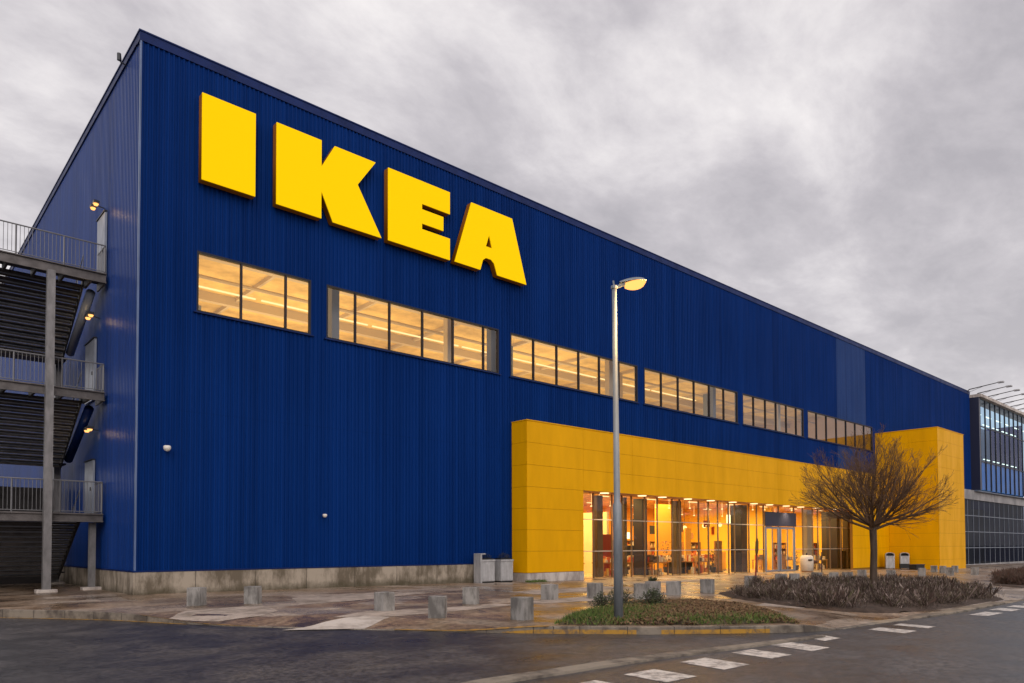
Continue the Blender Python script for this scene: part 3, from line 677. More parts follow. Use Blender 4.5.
while q < AX1: g.box(q-.06, q+.06, UYF-.08, UYF+.08, 8.2, UT); q += 2.05
for z in (11.6, 15.8): g.box(UX, AX1, UYF-.05, UYF+.07, z-.05, z+.05)
uf = g.build('window', 'dark', AN)
g = MB(); g.quad((UX+.05, UYF, 8.2), (AX1, UYF, 8.2), (AX1, UYF, UT), (UX+.05, UYF, UT)); g.build('glass', 'glass_up', uf)
g = MB(); g.box(UX-.1, UX+.02, UYF-.1, Y0+.6, 8.15, UT+.1); g.box(UX+.02, UX+.35, UYF-.09, UYF+.3, 8.15, UT+.1); g.build('side_panel', 'col_navy', AN)
g = MB(); g.box(UX-.1, AX1, UYF-.35, Y0+.8, UT+.1, UT+.45); g.build('roof_edge', 'plinth_pale', AN)
g = MB(); g.box(UX, AX1, Y0+6, Y0+6.2, 8.1, UT); g.box(UX, AX1, UYF+.2, Y0+6, 8.0, 8.1); g.build('inner_wall', 'frame_grey', AN)
g = MB(); g.box(AX0, AX1, Y0+7, Y0+7.2, -1.5, 7); g.build('inner_wall', 'col_navy', AN)
g = MB(); g.box(UX+.4, AX1, UYF+.12, UYF+.16, 8.2, 11.55); g.build('blind', 'blue_interior', AN)
for (y, z) in ((30, 17.9), (30, 13.2), (28.6, 18.3)):
    q = UX+1.5
    while q < AX1-3:
        g = MB(); g.box(q, q+2.6, y, y+.15, z, z+.08); g.build('ceiling_light', 'strip_cool', AN); q += 4.4
# cantilever floodlight arms on the annex roof
fl = ['nearest and leftmost', 'second', 'third', 'fourth', 'fifth', 'sixth', 'seventh', 'farthest']
proto = None
for k in range(8):
    if proto is None:
        r_ = empty('roof_floodlight', (0, 0, 0))
        g = MB(); g.tube([(0, .9, 0), (0, .3, .5), (0, -2.7, .85)], [.07, .06, .045], 6); g.build('arm', 'dark_steel', r_)
        g = MB(); g.tube([(0, .9, 0), (0, -1.2, .66)], .02, 5); g.build('stay', 'dark_steel', r_)
        g = MB(); g.box(-.22, .22, -3.2, -2.6, .74, .92); g.build('lamp_head', 'bin', r_, bevel=.03)
        proto = r_
    else: r_ = copy_tree(proto)
    r_.location = (UX-1.0+3.3*k, UYF+.3, UT+.45)
    tag(r_, 'thin steel lamp arm on the glass annex roof, the '+fl[k]+' of the row', 'floodlight', 'floodlight arms along the annex roof')

# ------------------------------------------------------------------ escape stair on the side wall
FE = empty('fire_escape', (0, 0, 0), 0, 'dark steel escape staircase with three railed landings on the left side wall', 'staircase')
DX0, DX1, DY0, DY1 = -2.0, 7.02, 31.5, 32.75
levels = [(2.92, 2.62, 4.17), (7.66, 7.33, 8.78), (12.32, 11.95, 13.45)]
def bar(mb, a, b_, w): mb.tube([a, b_], w, 4)
def railing(mb, p, q, z0, z1, step=.125):
    p = Vector(p); q = Vector(q); n = max(1, int((q-p).length/step))
    mb.tube([(p.x, p.y, z1), (q.x, q.y, z1)], .026, 6); mb.tube([(p.x, p.y, z0+.1), (q.x, q.y, z0+.1)], .016, 5)
    for k in range(n+1):
        r = p+(q-p)*k/n; w = .03 if k % 12 == 0 else .0095
        mb.tube([(r.x, r.y, z0-.05 if w > .02 else z0+.1), (r.x, r.y, z1)], w, 4, False)
for zi, (zt, zb_, zr_) in enumerate(levels):
    g = MB(); g.box(DX0, DX1-.02, DY0+.05, DY1, zt-.06, zt); pass
    q = DX0+.4
    while q < DX1: g.box(q, q+.08, DY0+.1, DY1-.05, zb_+.02, zt-.062); q += .9
    g.build('landing', 'dark_steel', FE)
    g = MB(); g.box(DX0, DX1-.3, DY1+3.9, DY1+5.3, zt-2.39, zt-2.33); g.build('landing', 'dark_steel', FE)
    g = MB(); g.box(DX0, DX1, DY0, DY0+.05, zb_+.03, zt+.04); g.box(DX0, DX1, DY0-.08, DY0, zb_, zb_+.04); g.box(DX0, DX1, DY0-.08, DY0, zt-.02, zt+.02)
    g.box(DX1-.05, DX1, DY0+.05, DY1, zb_, zt+.02); g.build('edge_beam', 'beam_steel', FE)
    g = MB(); railing(g, (DX0, DY0+.02), (DX1-.03, DY0+.02), zt, zr_); g.build('railing', 'rail', FE)
    g = MB(); railing(g, (DX1-.03, DY0+.05), (DX1-.03, DY1), zt, zr_, .14); g.build('railing', 'rail', FE)
    g = MB(); railing(g, (DX0, DY1+5.25), (DX1-.3, DY1+5.25), zt-2.33, zt-1.2); g.build('railing', 'rail', FE)
    # flight descending away from the front landing, and the one returning on the left
    for (fx0, fx1, y0, z0, sgn) in ((3.55, 6.45, DY1, zt, 1), (-.2, 2.9, DY1+3.9, zt-2.33, -1)):
        gt = MB(); n = 12; rise = 2.33/n; run = 3.9/n*sgn
        for k in range(n):
            ya = y0+run*k; za = z0-rise*(k+1)
            gt.box(fx0, fx1, min(ya, ya+run*1.15), max(ya, ya+run*1.15), za-.045, za); gt.box(fx0, fx1, ya+run*1.0, ya+run*1.0+.02, za-rise+.02, za-.046)
        gt.build('stair_flight', 'tread', FE)
        gn = MB()
        for k in range(n):
            ya = y0+run*k; za = z0-rise*(k+1); e0 = ya+run*1.0-.0
            gn.box(fx0+.02, fx1-.02, min(e0-.035*sgn, e0-.004*sgn), max(e0-.035*sgn, e0-.004*sgn), za-.10, za-.047)
        gn.build('nosing', 'door_grey', FE)
        for fx in (fx0-.06, fx1+.01):
            gs_ = MB()
            a = (y0, z0); b_ = (y0+3.9*sgn, z0-2.33)
            gs_.quad((fx, a[0], a[1]+.1), (fx, b_[0], b_[1]+.1), (fx, b_[0], b_[1]-.28), (fx, a[0], a[1]-.28))
            gs_.quad((fx+.05, a[0], a[1]+.1), (fx+.05, b_[0], b_[1]+.1), (fx+.05, b_[0], b_[1]-.28), (fx+.05, a[0], a[1]-.28))
            gs_.quad((fx, a[0], a[1]-.28), (fx, b_[0], b_[1]-.28), (fx+.05, b_[0], b_[1]-.28), (fx+.05, a[0], a[1]-.28))
            gs_.quad((fx, a[0], a[1]+.1), (fx, b_[0], b_[1]+.1), (fx+.05, b_[0], b_[1]+.1), (fx+.05, a[0], a[1]+.1))
            gs_.build('stringer', 'dark_steel', FE)
        gh = MB()
        for fx in (fx0-.03, fx1+.03):
            gh.tube([(fx, y0, z0+1.0), (fx, y0+3.9*sgn, z0-1.33)], .02, 5)
            for k in range(0, n+1, 3): gh.tube([(fx, y0+run*k, z0-rise*k), (fx, y0+run*k, z0-rise*k+1.0)], .014, 4)
        gh.build('handrail', 'rail', FE)
    # round strut from landing down to the wall side
    if zi == 0: continue
    g = MB(); g.tube([(6.72, DY1-.2, zt-.5), (6.72, DY1+3.5, zt-2.2)], .17, 12); g.build('strut', 'blue_flash' if zi == 1 else 'door_grey', FE, smooth=True)
def hpost(mb, x, y, z0, z1, w):
    mb.box(x-w, x+w, y-w, y-w+.02, z0, z1); mb.box(x-w, x+w, y+w-.02, y+w, z0, z1); mb.box(x-.012, x+.012, y-w+.02, y+w-.02, z0, z1)
for (x, y, z1, w) in ((5.15, DY0-.20, 11.95, .13), (6.78, DY0+.55, 2.62, .11), (-1.2, DY0-.20, 11.95, .13), (3.2, DY1+5.3, 11.95, .13), (6.6, DY1+5.3, 11.95, .13)):
    g = MB()
    if w > .12: g.box(x-w, x+w, y-w, y+w, .0, z1)
    else: hpost(g, x, y, 0, z1, w)
    g.build('post', 'grey_metal', FE)
    g = MB(); g.box(x-.33, x+.33, y-.25, y+.25, -.02, .11); g.build('footing', 'plinth_pale', FE, bevel=.015)
# doors opening onto the landings
for (y0, y1, z0, z1) in ((31.85, 33.1, 12.35, 14.95), (33.3, 34.9, 7.7, 10.2), (33.3, 34.7, 2.95, 5.2)):
    g = MB(); g.box(X0-.10, X0-.02, y0, y1, z0, z1); d = g.build('door', 'door_grey', B)
    g = MB(); g.box(X0-.14, X0-.02, y0-.05, y1+.05, z1+.02, z1+.06); g.build('door_canopy', 'dark', d)
    g = MB(); g.tube([(X0-.15, y0+.15, z0+1.0), (X0-.15, y0+.15, z0+1.15)], .02, 6); g.build('handle', 'black', d)
# dark store room wall behind the stair, at ground level
g = MB(); g.box(-12, 6.9, 39.5, 39.8, -.2, 4.4); tag(g.build('boundary_wall', 'dark_steel'), 'dark boundary wall behind the foot of the escape stair', 'wall')

# lamps on the side wall
def wall_lamp(loc, label):
    r = empty('wall_lamp', loc, 0, label, 'wall lamp', 'twin lamps on the side wall')
    g = MB(); g.tube([(0, 0, 0), (-.35, 0, .05)], .02, 6); g.tube([(-.35, 0, -.02), (-.35, 0, .22)], .018, 6); g.build('bracket', 'dark', r)
    for dy in (-.24, .24):
        g = MB(); g.box(-.47, -.27, dy-.14, dy+.14, .00, .10); h = g.build('lamp_head', 'dark', r)
        g = MB(); g.tube([(-.37, dy, -.07), (-.37, dy, -.004)], [.07, .10], 10); g.build('lamp_lens', 'flood', h)
    l = bpy.data.lights.new('wall_lamp_light', 'POINT'); l.energy = 6; l.color = (1, .66, .3); l.shadow_soft_size = .12
    lo_ = bpy.data.objects.new('wall_lamp_light', l); COL.objects.link(lo_); lo_.parent = r; lo_.location = (-.55, -.1, -.12)
wall_lamp((X0-.01, 32.3, 15.25), 'glowing twin lamp above the grey door of the top stair landing')
wall_lamp((X0-.01, 32.9, 10.95), 'glowing twin lamp on the side wall under the top stair landing')
wall_lamp((X0-.01, 32.8, 6.35), 'glowing twin lamp on the side wall under the middle stair landing')
# roof-edge camera and the two small wall domes
def cam_dev(name, loc, label, m, s):
    r = empty(name, loc, 0, label, 'camera')
    g = MB(); g.tube([(0, 0, 0), (0, -.18*s, 0)], .045*s, 8); g.build('bracket', 'dark', r)
    g = MB(); pr_ = [(-.10, 0), (-.07, .09), (0, .13), (.02, .135)]
    rows_ = [(0.02, -.10), (.09, -.075), (.125, -.01), (.13, .06), (.10, .10), (.02, .11)]
    i = 0
    for rr_, zz in rows_:
        for j in range(12): g.v.append((rr_*s*cos(j*pi/6), -.24*s+rr_*s*sin(j*pi/6), zz*s))
    for a in range(5):
        for j in range(12): g.f.append((a*12+j, a*12+(j+1) % 12, (a+1)*12+(j+1) % 12, (a+1)*12+j))
    g.f.append(tuple(range(12))); g.f.append(tuple(range(60, 72)))
    g.build('dome', m, r, smooth=True)
cam_dev('security_camera', (8.08, Y0, 5.15), 'small white dome camera on the blue wall near the left corner', 'white_plain', 1.0)
cam_dev('security_camera', (14.24, Y0, 2.92), 'tiny white dome camera low on the blue wall, right of the other', 'white_plain', .7)
r = empty('roof_camera', (X0, 29.3, H-.25), 0, 'small dark camera on a bracket over the left roof edge', 'camera')
g = MB(); g.tube([(-.02, 0, -.1), (-.22, 0, -.06), (-.26, 0, .0)], .025, 6); g.build('bracket', 'dark', r)
g = MB(); g.tube([(-.26, 0, -.02), (-.28, -.04, .22)], [.08, .07], 8); g.build('camera_body', 'dark', r)

# ------------------------------------------------------------------ concrete cubes
bol = [(7.14, 21.27, 47), (8.61, 20.9, 50), (10.18, 16.26, 8), (10.11, 13.84, 44), (13.4, 16.69, 40), (11.3, 12.21, 12), (16.54, 16.57, 4), (18.03, 15.95, 5), (19.23, 14.96, 6), (21.0, 15.85, 0), (21.75, 15.5, 14), (23.85, 15.47, 3),
       (28.49, 16.32, 5), (32.0, 16.8, 0), (32.7, 16.5, 8), (36.07, 17.01, 0), (37.3, 16.7, 7), (38.05, 16.33, 0), (43.41, 17.8, 4), (44.81, 16.72, 0), (50.96, 17.13, 8), (54.69, 16.65, 0), (56.2, 15.6, 5), (59.28, 18.5, 2), (61.47, 19.8, 5), (62.93, 18.8, 3)]
lab = ['concrete cube leaning closest to the left corner of the blue wall plinth', 'concrete cube second from the left, before the plinth seam', 'pale concrete cube left of the pair standing nearest the asphalt lane',
       'weathered concrete cube on brown slab, left of the two nearest the road', 'streaked concrete cube in front of the two grey bins', 'concrete cube nearest the yellow painted kerb', 'concrete cube in front of the left end of the yellow front',
       'concrete cube just left of the street lamp pole', 'concrete cube right of the street lamp pole behind the small shrubs', 'concrete cube with a dark plant on top, left one of the touching pair', 'right cube of the touching pair before the shop window',
       'concrete cube standing alone left of the heather bed', 'concrete cube at the foot of the leaning red pole',
       'concrete cube below the shop doors, left of a touching pair', 'concrete cube below the shop doors, right of a touching pair', 'concrete cube below the cream bin', 'concrete cube left of the tree, first of three close together', 'concrete cube left of the tree, middle of three close together',
       'concrete cube immediately left of the tree trunk', 'concrete cube immediately right of the tree trunk', 'concrete cube below the left hooded bin', 'concrete cube below the low black crate', 'concrete cube right of the low black crate', 'concrete cube in front of the right end of the yellow block',
       'concrete cube at the right corner of the yellow block', 'pale far cube at the foot of the yellow block corner', 'rightmost concrete cube before the annex glass']
pg = MB(); s_ = .19; hh = .5
pg.box(-s_, s_, -s_, s_, -.03, hh)
proto_b = None
for i, (x, y, a) in enumerate(bol):
    if proto_b is None:
        o = pg.build('concrete_block', 'cube', bevel=.012); proto_b = o
    else: o = proto_b.copy(); COL.objects.link(o)
    k = 1+random.uniform(-.05, .05)
    o.location = (x, y, pz(x, y)); o.rotation_euler = (random.uniform(-.012, .012), random.uniform(-.012, .012), radians(a+random.uniform(-3, 3))); o.scale = (k*1.05, k*1.05, random.uniform(.96, 1.06))
    l_ = lab[i]
    tag(o, l_, 'bollard', 'concrete cube bollards in front of the store')
g = MB(); random.seed(3)
for k in range(60):
    a = random.uniform(0, 2*pi); r_ = random.uniform(0, .16); h = random.uniform(.05, .16)
    p = Vector((21.0+cos(a)*r_, 15.85+sin(a)*r_, .40)); q = p+Vector((cos(a)*.05, sin(a)*.05, h)); w = .02
    g.quad((p.x-w, p.y, p.z), (p.x+w, p.y, p.z), (q.x+w*.4, q.y, q.z), (q.x-w*.4, q.y, q.z))
tag(g.build('small_plant', 'shrub'), 'small dark plant lying on top of a concrete cube', 'plant')

# ------------------------------------------------------------------ litter bins
def litter_bin(loc, rz, label, shell='bin', low=None, hooddark=False):
    r = empty('litter_bin', loc, rz, label, 'litter bin', 'hooded litter bins')
    w, d, h = .36, .34, 1.08
    g = MB(); g.box(-w, w, -d, d, .06, h); g.build('body', shell, r, bevel=.02)
    g = MB(); g.box(-w+.05, w-.05, -d-.012, -d-.002, .12 if low is None else .5, h-.1); g.build('door_panel', shell, r, bevel=.004)
    g = MB(); g.box(-w-.015, w+.015, -d-.02, d+.02, h+.002, h+.09); g.build('rim', shell, r, bevel=.015)
    if low:
        g = MB(); g.box(-w-.01, w+.01, -d-.016, d+.01, .1, .48); g.build('base_cover', low, r)
    # hood: side cheeks + arched cap over a dark opening
    g = MB()
    arc = [(-w, h+.09)]+[(-w*cos(t)*1.0, h+.24+.16*sin(t)) for t in [i*pi/8 for i in range(9)]]+[(w, h+.09)]
    inn = [(-w+.05, h+.09)]+[(-(w-.05)*cos(t), h+.23+.12*sin(t)) for t in [i*pi/8 for i in range(9)]]+[(w-.05, h+.09)]
    for y0, y1 in ((-d, d),):
        for k in range(len(arc)-1):
            a, b_, c, e = arc[k], arc[k+1], inn[k+1], inn[k]
            g.quad((a[0], y0, a[1]), (b_[0], y0, b_[1]), (c[0], y0, c[1]), (e[0], y0, e[1]))
            g.quad((a[0], y0, a[1]), (a[0], y1, a[1]), (b_[0], y1, b_[1]), (b_[0], y0, b_[1]))
            g.quad((e[0], y0, e[1]), (c[0], y0, c[1]), (c[0], y1, c[1]), (e[0], y1, e[1]))
            g.quad((a[0], y1, a[1]), (e[0], y1, e[1]), (c[0], y1, c[1]), (b_[0], y1, b_[1]))
    g.build('hood', 'dark' if hooddark else shell, r)
    g = MB(); g.prism([(p[0]*.99, p[1]-.004) for p in inn], lambda p: (p[0], d-.05, p[1]), lambda p: (p[0], d-.02, p[1])); g.box(-w+.06, w-.06, -d+.05, d-.06, h+.092, h+.2); g.build('opening', 'black', r)
    for sx_ in (-1, 1):
        for sy_ in (-1, 1):
            g = MB(); g.box(sx_*(w-.06)-.03, sx_*(w-.06)+.03, sy_*(d-.06)-.03, sy_*(d-.06)+.03, -.02, .06); g.build('foot', 'black', r)
def left_bin(loc, label, tall):
    r = empty('litter_bin', loc, 0, label, 'litter bin', 'grey bins against the plinth')
    w, d, h = .40, .26, 1.02
    g = MB(); g.box(-w, w, -d, d, .07, h); g.build('body', 'bin', r, bevel=.015)
    g = MB(); g.box(-w+.05, w-.04, -d-.014, -d-.002, .11, h-.1); g.build('door_panel', 'bin', r, bevel=.005)
    g = MB(); g.box(-w-.015, w+.015, -d-.025, d+.015, h+.002, h+.10); g.build('rim', 'bin', r, bevel=.01)
    g = MB(); g.box(-w+.02, w-.02, -d+.03, d-.03, h+.102, h+.16); g.build('opening', 'black', r)
    if tall:
        g = MB(); g.box(-w-.10, -w+.0, -d-.02, d, .0, h+.40); g.box(-w+.001, -w+.22, -d-.02, d, h+.34, h+.40); g.build('side_panel', 'bin', r, bevel=.02)
    g = MB(); random.seed(11 if tall else 12)
    for k in range(700):
        a = random.uniform(0, 2*pi); q = sqrt(random.random()); zz = random.uniform(0, 1)
        p = Vector((cos(a)*q*.36, sin(a)*q*.24, h+.1+.34*zz*(1-.5*q*q))); dx = Vector((random.uniform(-1, 1), random.uniform(-1, 1), random.uniform(-.3, 1)))*.06; w2 = .014
        g.quad((p.x-w2, p.y, p.z), (p.x+w2, p.y+w2, p.z), tuple(p+dx))
    g.build('plant', 'shrub', r)
    g = MB(); g.box(-w+.03, w-.03, -d+.03, d-.03, -.02, .07); g.build('foot', 'black', r)
left_bin((22.55, 27.0, gz(22.5)), 'left of the two grey metal bins by the blue wall, with a taller side panel', True)
left_bin((23.75, 27.0, gz(23.6)), 'right of the two grey metal bins, next to the yellow return', False)
litter_bin((68.1, 25.5, gz(68.6)), -1.1, 'grey hooded litter bin before the yellow block, left of its twin')
litter_bin((69.25, 24.7, gz(69.7)), -1.1, 'grey hooded litter bin with black lower half before the yellow block', low='black')
# cream rounded bin by the doors
r = empty('ash_bin', (53.1, 25.8, gz(53.3)), 0, 'cream rounded bin with dark slots in front of the shop doors', 'litter bin')
g = MB(); g.tube([(0, 0, .08), (0, 0, 1.05), (0, 0, 1.2), (0, 0, 1.27)], [.46, .48, .42, .25], 20); g.build('body', 'bin_cream', r, smooth=True)
g = MB(); g.tube([(0, 0, 0), (0, 0, .09)], .40, 16); g.build('foot', 'wood', r)
g = MB(); g.box(-.40, -.05, -.47, -.3, .85, .97); g.build('slot', 'black', r)
g = MB(); g.tube([(0, 0, 1.25), (0, 0, 1.45)], [.06, .05], 8); g.build('knob', 'dark', r)
r = empty('low_crate', (67.0, 22.9, gz(67)), -.1, 'low black crate on the pavement right of the twin hooded bins', 'crate')
g = MB(); g.box(-.75, .75, -.3, .3, .03, .42); g.build('body', 'black', r, bevel=.02)
g = MB(); g.box(-.78, .78, -.33, .33, .422, .48); g.build('lid', 'dark', r, bevel=.01)
# leaning red pole
r = empty('leaning_pole', (38.2, 21.6, gz(38.2)), 0, 'thin leaning dark red pole with a furled olive cloth near the shop front', 'pole')
g = MB(); g.tube([(0, 0, 0), (.22, .0, 2.2)], [.05, .04], 8); g.build('shaft', 'red', r)
g = MB(); g.tube([(.14, 0, 1.3), (.18, 0, 1.6), (.22, 0, 2.1), (.24, 0, 2.3)], [.05, .10, .09, .03], 10); g.build('furled_cloth', 'olive', r, smooth=True)
r = empty('barrier_post', (50.6, 23.5, gz(50.6)), 0, 'thin dark post standing on the pavement right of the cream bin', 'post')
g = MB(); g.tube([(0, 0, 0), (0, 0, 1.5)], .04, 8); g.build('shaft', 'dark', r)
g = MB(); g.tube([(0, 0, 0), (0, 0, .04)], .14, 12); g.build('foot', 'dark', r)

# ------------------------------------------------------------------ shop interior things
def goods(mb, x0, x1, y0, y1, z, n, hmax, seed):
    random.seed(seed)
    for k in range(n):
        a = random.uniform(x0, x1-.2); b_ = random.uniform(y0, y1-.2); s1 = random.uniform(.12, .35); h = random.uniform(.1, hmax)
        mb.box(a, min(x1, a+s1), b_, b_+s1*.7, z+.002*k/n, z+h)
def disp_mat(name, c0, c1, c2):
    m = mat(name, c0, .5); t = m.node_tree; gg = N(t, 'ShaderNodeNewGeometry')
    rr = ramp(t, gg.outputs['Random Per Island'], [(0, c0), (.35, c1), (.6, c2), (.85, (.75, .65, .5))], 'CONSTANT'); L(t, rr.outputs[0], t.nodes['Principled BSDF'].inputs['Base Color']); return m
MT['goods1'] = disp_mat('goods_warm', (.55, .12, .03), (.7, .4, .08), (.08, .05, .04))
MT['goods2'] = disp_mat('goods_mixed', (.15, .10, .06), (.65, .5, .3), (.5, .08, .03))
random.seed(77)
for k in range(34):
    q = 29.6+k*.98; y = Y0+1.6+(k*7 % 11)*.85
    g = MB(); g.tube([(q, y, YH+.35), (q, y, YH-.02-(k % 3)*.22)], .012, 4); g.tube([(q, y, YH-.05-(k % 3)*.22), (q, y, YH+.02-(k % 3)*.22)], [.075, .05], 8); g.build('spot_lamp', 'pend', B)
for k in range(16):
    q = 30.2+k*1.75; y = Y0+2.2+(k*5 % 7)*1.25; z = 2.2+(k*3 % 4)*.42; w = .28+.12*(k % 3)
    g = MB(); g.box(q-w, q+w, y, y+.03, z, z+.5+.2*(k % 2)); g.box(q-.006, q+.006, y+.01, y+.02, z+.5, YH+.35)
    o = g.build('hanging_board', ('red', 'black', 'goods1', 'screen', 'wood')[k % 5] if k % 5 != 2 else 'wood', B)
tabs = [(29.8, Y0+.9, 'goods2'), (34.0, Y0+1.6, 'goods1'), (38.0, Y0+1.0, 'goods2'), (43.0, Y0+1.2, 'goods1'), (45.2, Y0+4.6, 'goods2'), (56.6, Y0+3.9, 'goods1'), (61.5, Y0+1.4, 'goods2'), (30.2, Y0+2.6, 'goods1'), (33.0, Y0+4.4, 'goods2'), (37.6, Y0+2.2, 'goods1'), (39.6, Y0+4.6, 'goods2'), (42.2, Y0+2.0, 'goods2'), (46.5, Y0+2.8, 'goods1'), (49.6, Y0+5.5, 'goods1'), (53.0, Y0+6.5, 'goods2'), (57.9, Y0+2.6, 'goods2')]
tlab = ['front table at the far left pane of the shop window', 'front table just left of the navy column', 'front table close behind the glass, right of the navy column', 'front table close behind the glass, centre of the shop window', 'table deeper inside, beside the orange partition', 'table beyond the right leaf of the shop doors', 'front table at the far right pane of the shop window', 'leftmost low display table behind the shop glass', 'display table behind the lamp pole inside the shop', 'display table right of the navy column inside the shop', 'display table in front of the brown column inside the shop', 'dark counter table behind the glass left of the orange wall',
        'display table right of the orange partition inside the shop', 'display table left of the shop doors, deep inside', 'display table seen through the shop doors', 'display table behind the glass right of the doors']
for i, (x, y, gm_) in enumerate(tabs):
    zf = gz(x)+.012
    r = empty('display_table', (x, y, zf), 0, tlab[i], 'table', 'display tables inside the shop')
    g = MB(); g.box(-.9, .9, -.45, .45, .78, .84); g.build('table_top', 'wood', r)
    if i == 11:
        g = MB(); g.box(-.85, .85, -.4, .4, 0, .779); g.build('base', 'black', r)
    else:
        for sx_ in (-1, 1):
            for sy_ in (-1, 1):
                g = MB(); g.box(sx_*.82-.04, sx_*.82+.04, sy_*.38-.04, sy_*.38+.04, 0, .78); g.build('leg', 'wood', r)
        g = MB(); goods(g, -.75, .75, -.3, .3, .02, 12, .5, 40+i); g.build('baskets', gm_, r)
    g = MB(); goods(g, -.85, .85, -.4, .4, .845, 26, .45, 60+i); g.build('goods', gm_, r)
for i, (x, y, w, z0, z1, m_, l_) in enumerate([(31.0, Y0+1.7, .55, 0, 2.0, 'black', 'dark tall display panel at the left end of the shop window'), (35.9, Y0+3.2, .5, 0, 2.6, 'red', 'dark red standing panel left of the navy column inside the shop'),
        (38.2, Y0+3.6, .9, .9, 1.9, 'black', 'wide dark screen board behind the shop glass'), (44.6, Y0+3.0, .35, 0, 3.2, 'orange_wall', 'narrow orange standing panel inside the shop'), (47.3, Y0+2.2, .45, 0, 2.3, 'wood', 'brown standing panel left of the second navy column'),
        (51.0, Y0+4.2, .5, 0, 1.5, 'orange_wall', 'orange low panel behind the shop doors'), (56.2, Y0+1.9, .6, 0, 1.3, 'wood', 'brown low panel behind the cream bin'), (61.4, Y0+2.2, .8, 0, 3.1, 'yellow_wall', 'yellow standing panel at the right end of the shop window'), (65.4, Y0+.8, .3, 0, 1.6, 'black', 'dark stand in the far right corner of the shop window')]):
    r = empty('standing_board', (x, y, gz(x)+.012), 0, l_, 'panel', 'standing panels inside the shop')
    g = MB(); g.box(-w, w, 0, .12, max(z0, .06), z1); g.build('board', m_, r)
    g = MB(); g.box(-w*.8, w*.8, -.15, .27, 0, .055); g.build('foot', 'dark', r)
    if z0 > 0:
        g = MB(); g.box(-.06, .06, .03, .09, .056, z0); g.build('stand', 'dark', r)
for i, (x, y, h) in enumerate([(30.0, Y0+2.0, 1.6), (37.6, Y0+1.4, 1.2), (43.0, Y0+3.8, 2.2), (45.6, Y0+1.6, 1.5), (50.5, Y0+2.6, 1.7), (57.4, Y0+1.3, 1.5)]):
    r = empty('potted_plant', (x, y, gz(x)+.012), 0, ['leafy potted plant at the left edge of the shop window', 'small potted plant right of the navy column', 'tall potted plant left of the orange partition', 'potted plant right of the orange partition', 'potted plant behind the shop doors', 'potted plant behind the cream bin'][i], 'plant', 'potted plants inside the shop')
    g = MB(); g.tube([(0, 0, 0), (0, 0, .4)], [.16, .22], 12); g.build('pot', 'dark', r)
    g = MB(); random.seed(200+i)
    for k in range(160):
        a = random.uniform(0, 2*pi); q = random.random(); p = Vector((cos(a)*q*.4, sin(a)*q*.4, .4+(h-.4)*random.random())); d = Vector((cos(a)*.16, sin(a)*.16, random.uniform(-.05, .15))); sd2 = Vector((-sin(a), cos(a), 0))*.035
        g.quad(p, p+d*.5+sd2, p+d, p+d*.5-sd2)
    g.build('leaves', 'shrub', r)
shl = [(31.6, Y0+6.0, 0), (34.4, Y0+7.0, 0), (40.6, Y0+5.6, 0), (52.6, Y0+8.2, 0), (59.8, Y0+4.2, 0), (63.5, Y0+3.0, 0), (29.9, Y0+3.6, 0), (29.2, Y0+9, 0), (32.3, Y0+11.5, 0), (39.0, Y0+8.0, 0), (42.0, Y0+10.5, 0), (46.8, Y0+7.5, 0), (49.2, Y0+9.5, 0), (55.0, Y0+10, 0), (58.6, Y0+6.5, 0), (61.5, Y0+9, 0)]
slab = ['tall shelf of goods just behind the leftmost display table', 'tall shelf of goods seen left of the first navy column', 'tall shelf of goods before the orange partition', 'tall shelf of goods in line with the shop doors', 'tall shelf of goods right of the cream bin', 'tall shelf of goods behind the yellow pier', 'tall shelf of goods nearest the left edge of the shop window', 'tall shelf of goods at the left end of the shop', 'tall shelf of goods against the yellow back wall', 'tall shelf of goods before the pale partition', 'tall shelf of goods left of the orange partition', 'tall shelf of goods right of the orange partition',
        'tall shelf of goods left of the shop doors', 'tall shelf of goods behind the shop doors', 'tall shelf of goods right of the yellow partition', 'tall shelf of goods at the right end of the shop']
for i, (x, y, _) in enumerate(shl):
    zf = gz(x)+.012
    r = empty('display_shelf', (x, y, zf), 0, slab[i], 'shelf', 'shelves inside the shop')
    g = MB(); g.box(-1.1, -1.05, -.25, .25, 0, 2.3); g.box(1.05, 1.1, -.25, .25, 0, 2.3); g.box(-1.05, 1.05, .2, .25, 0, 2.3); g.build('carcass', 'wood', r)
    for z in (.1, .65, 1.2, 1.75, 2.25):
        g = MB(); g.box(-1.049, 1.049, -.24, .199, z, z+.04); g.build('shelf_board', 'wood', r)
        if z < 2.2:
            g = MB(); goods(g, -1.0, 1.0, -.22, .05, z+.041, 12, .42, 90+i*7+int(z*10)); g.build('goods', 'goods1' if (i+int(z*4)) % 2 else 'goods2', r)
# lit backdrops, pendant lamps
for (x, y, w, z0, z1, l_) in ((38.9, Y0+6.2, .85, 1.6, 2.7, 'bright lit panel right of the navy column inside the shop'), (46.9, Y0+6.0, .8, 1.5, 2.8, 'bright lit panel right of the orange partition inside the shop')):
    r = empty('lit_panel', (x, y, gz(x)), 0, l_, 'screen')
    g = MB(); g.box(-w, w, 0, .1, z0, z1); g.build('panel_frame', 'dark', r)
    g = MB(); g.box(-w+.05, w-.05, -.02, -.002, z0+.05, z1-.05); g.build('panel_face', 'screen', r)
    g = MB(); g.box(-.05, .05, .02, .08, .012, z0); g.build('stand', 'dark', r)
pl = [(31.8, Y0+5.), (33.2, Y0+3.4), (38.4, Y0+4.2), (39.7, Y0+3.2), (42.4, Y0+6), (46.2, Y0+4.4), (47.6, Y0+3.6), (50.4, Y0+4.0), (51.7, Y0+3), (53.9, Y0+4.4), (58.6, Y0+4.2)]
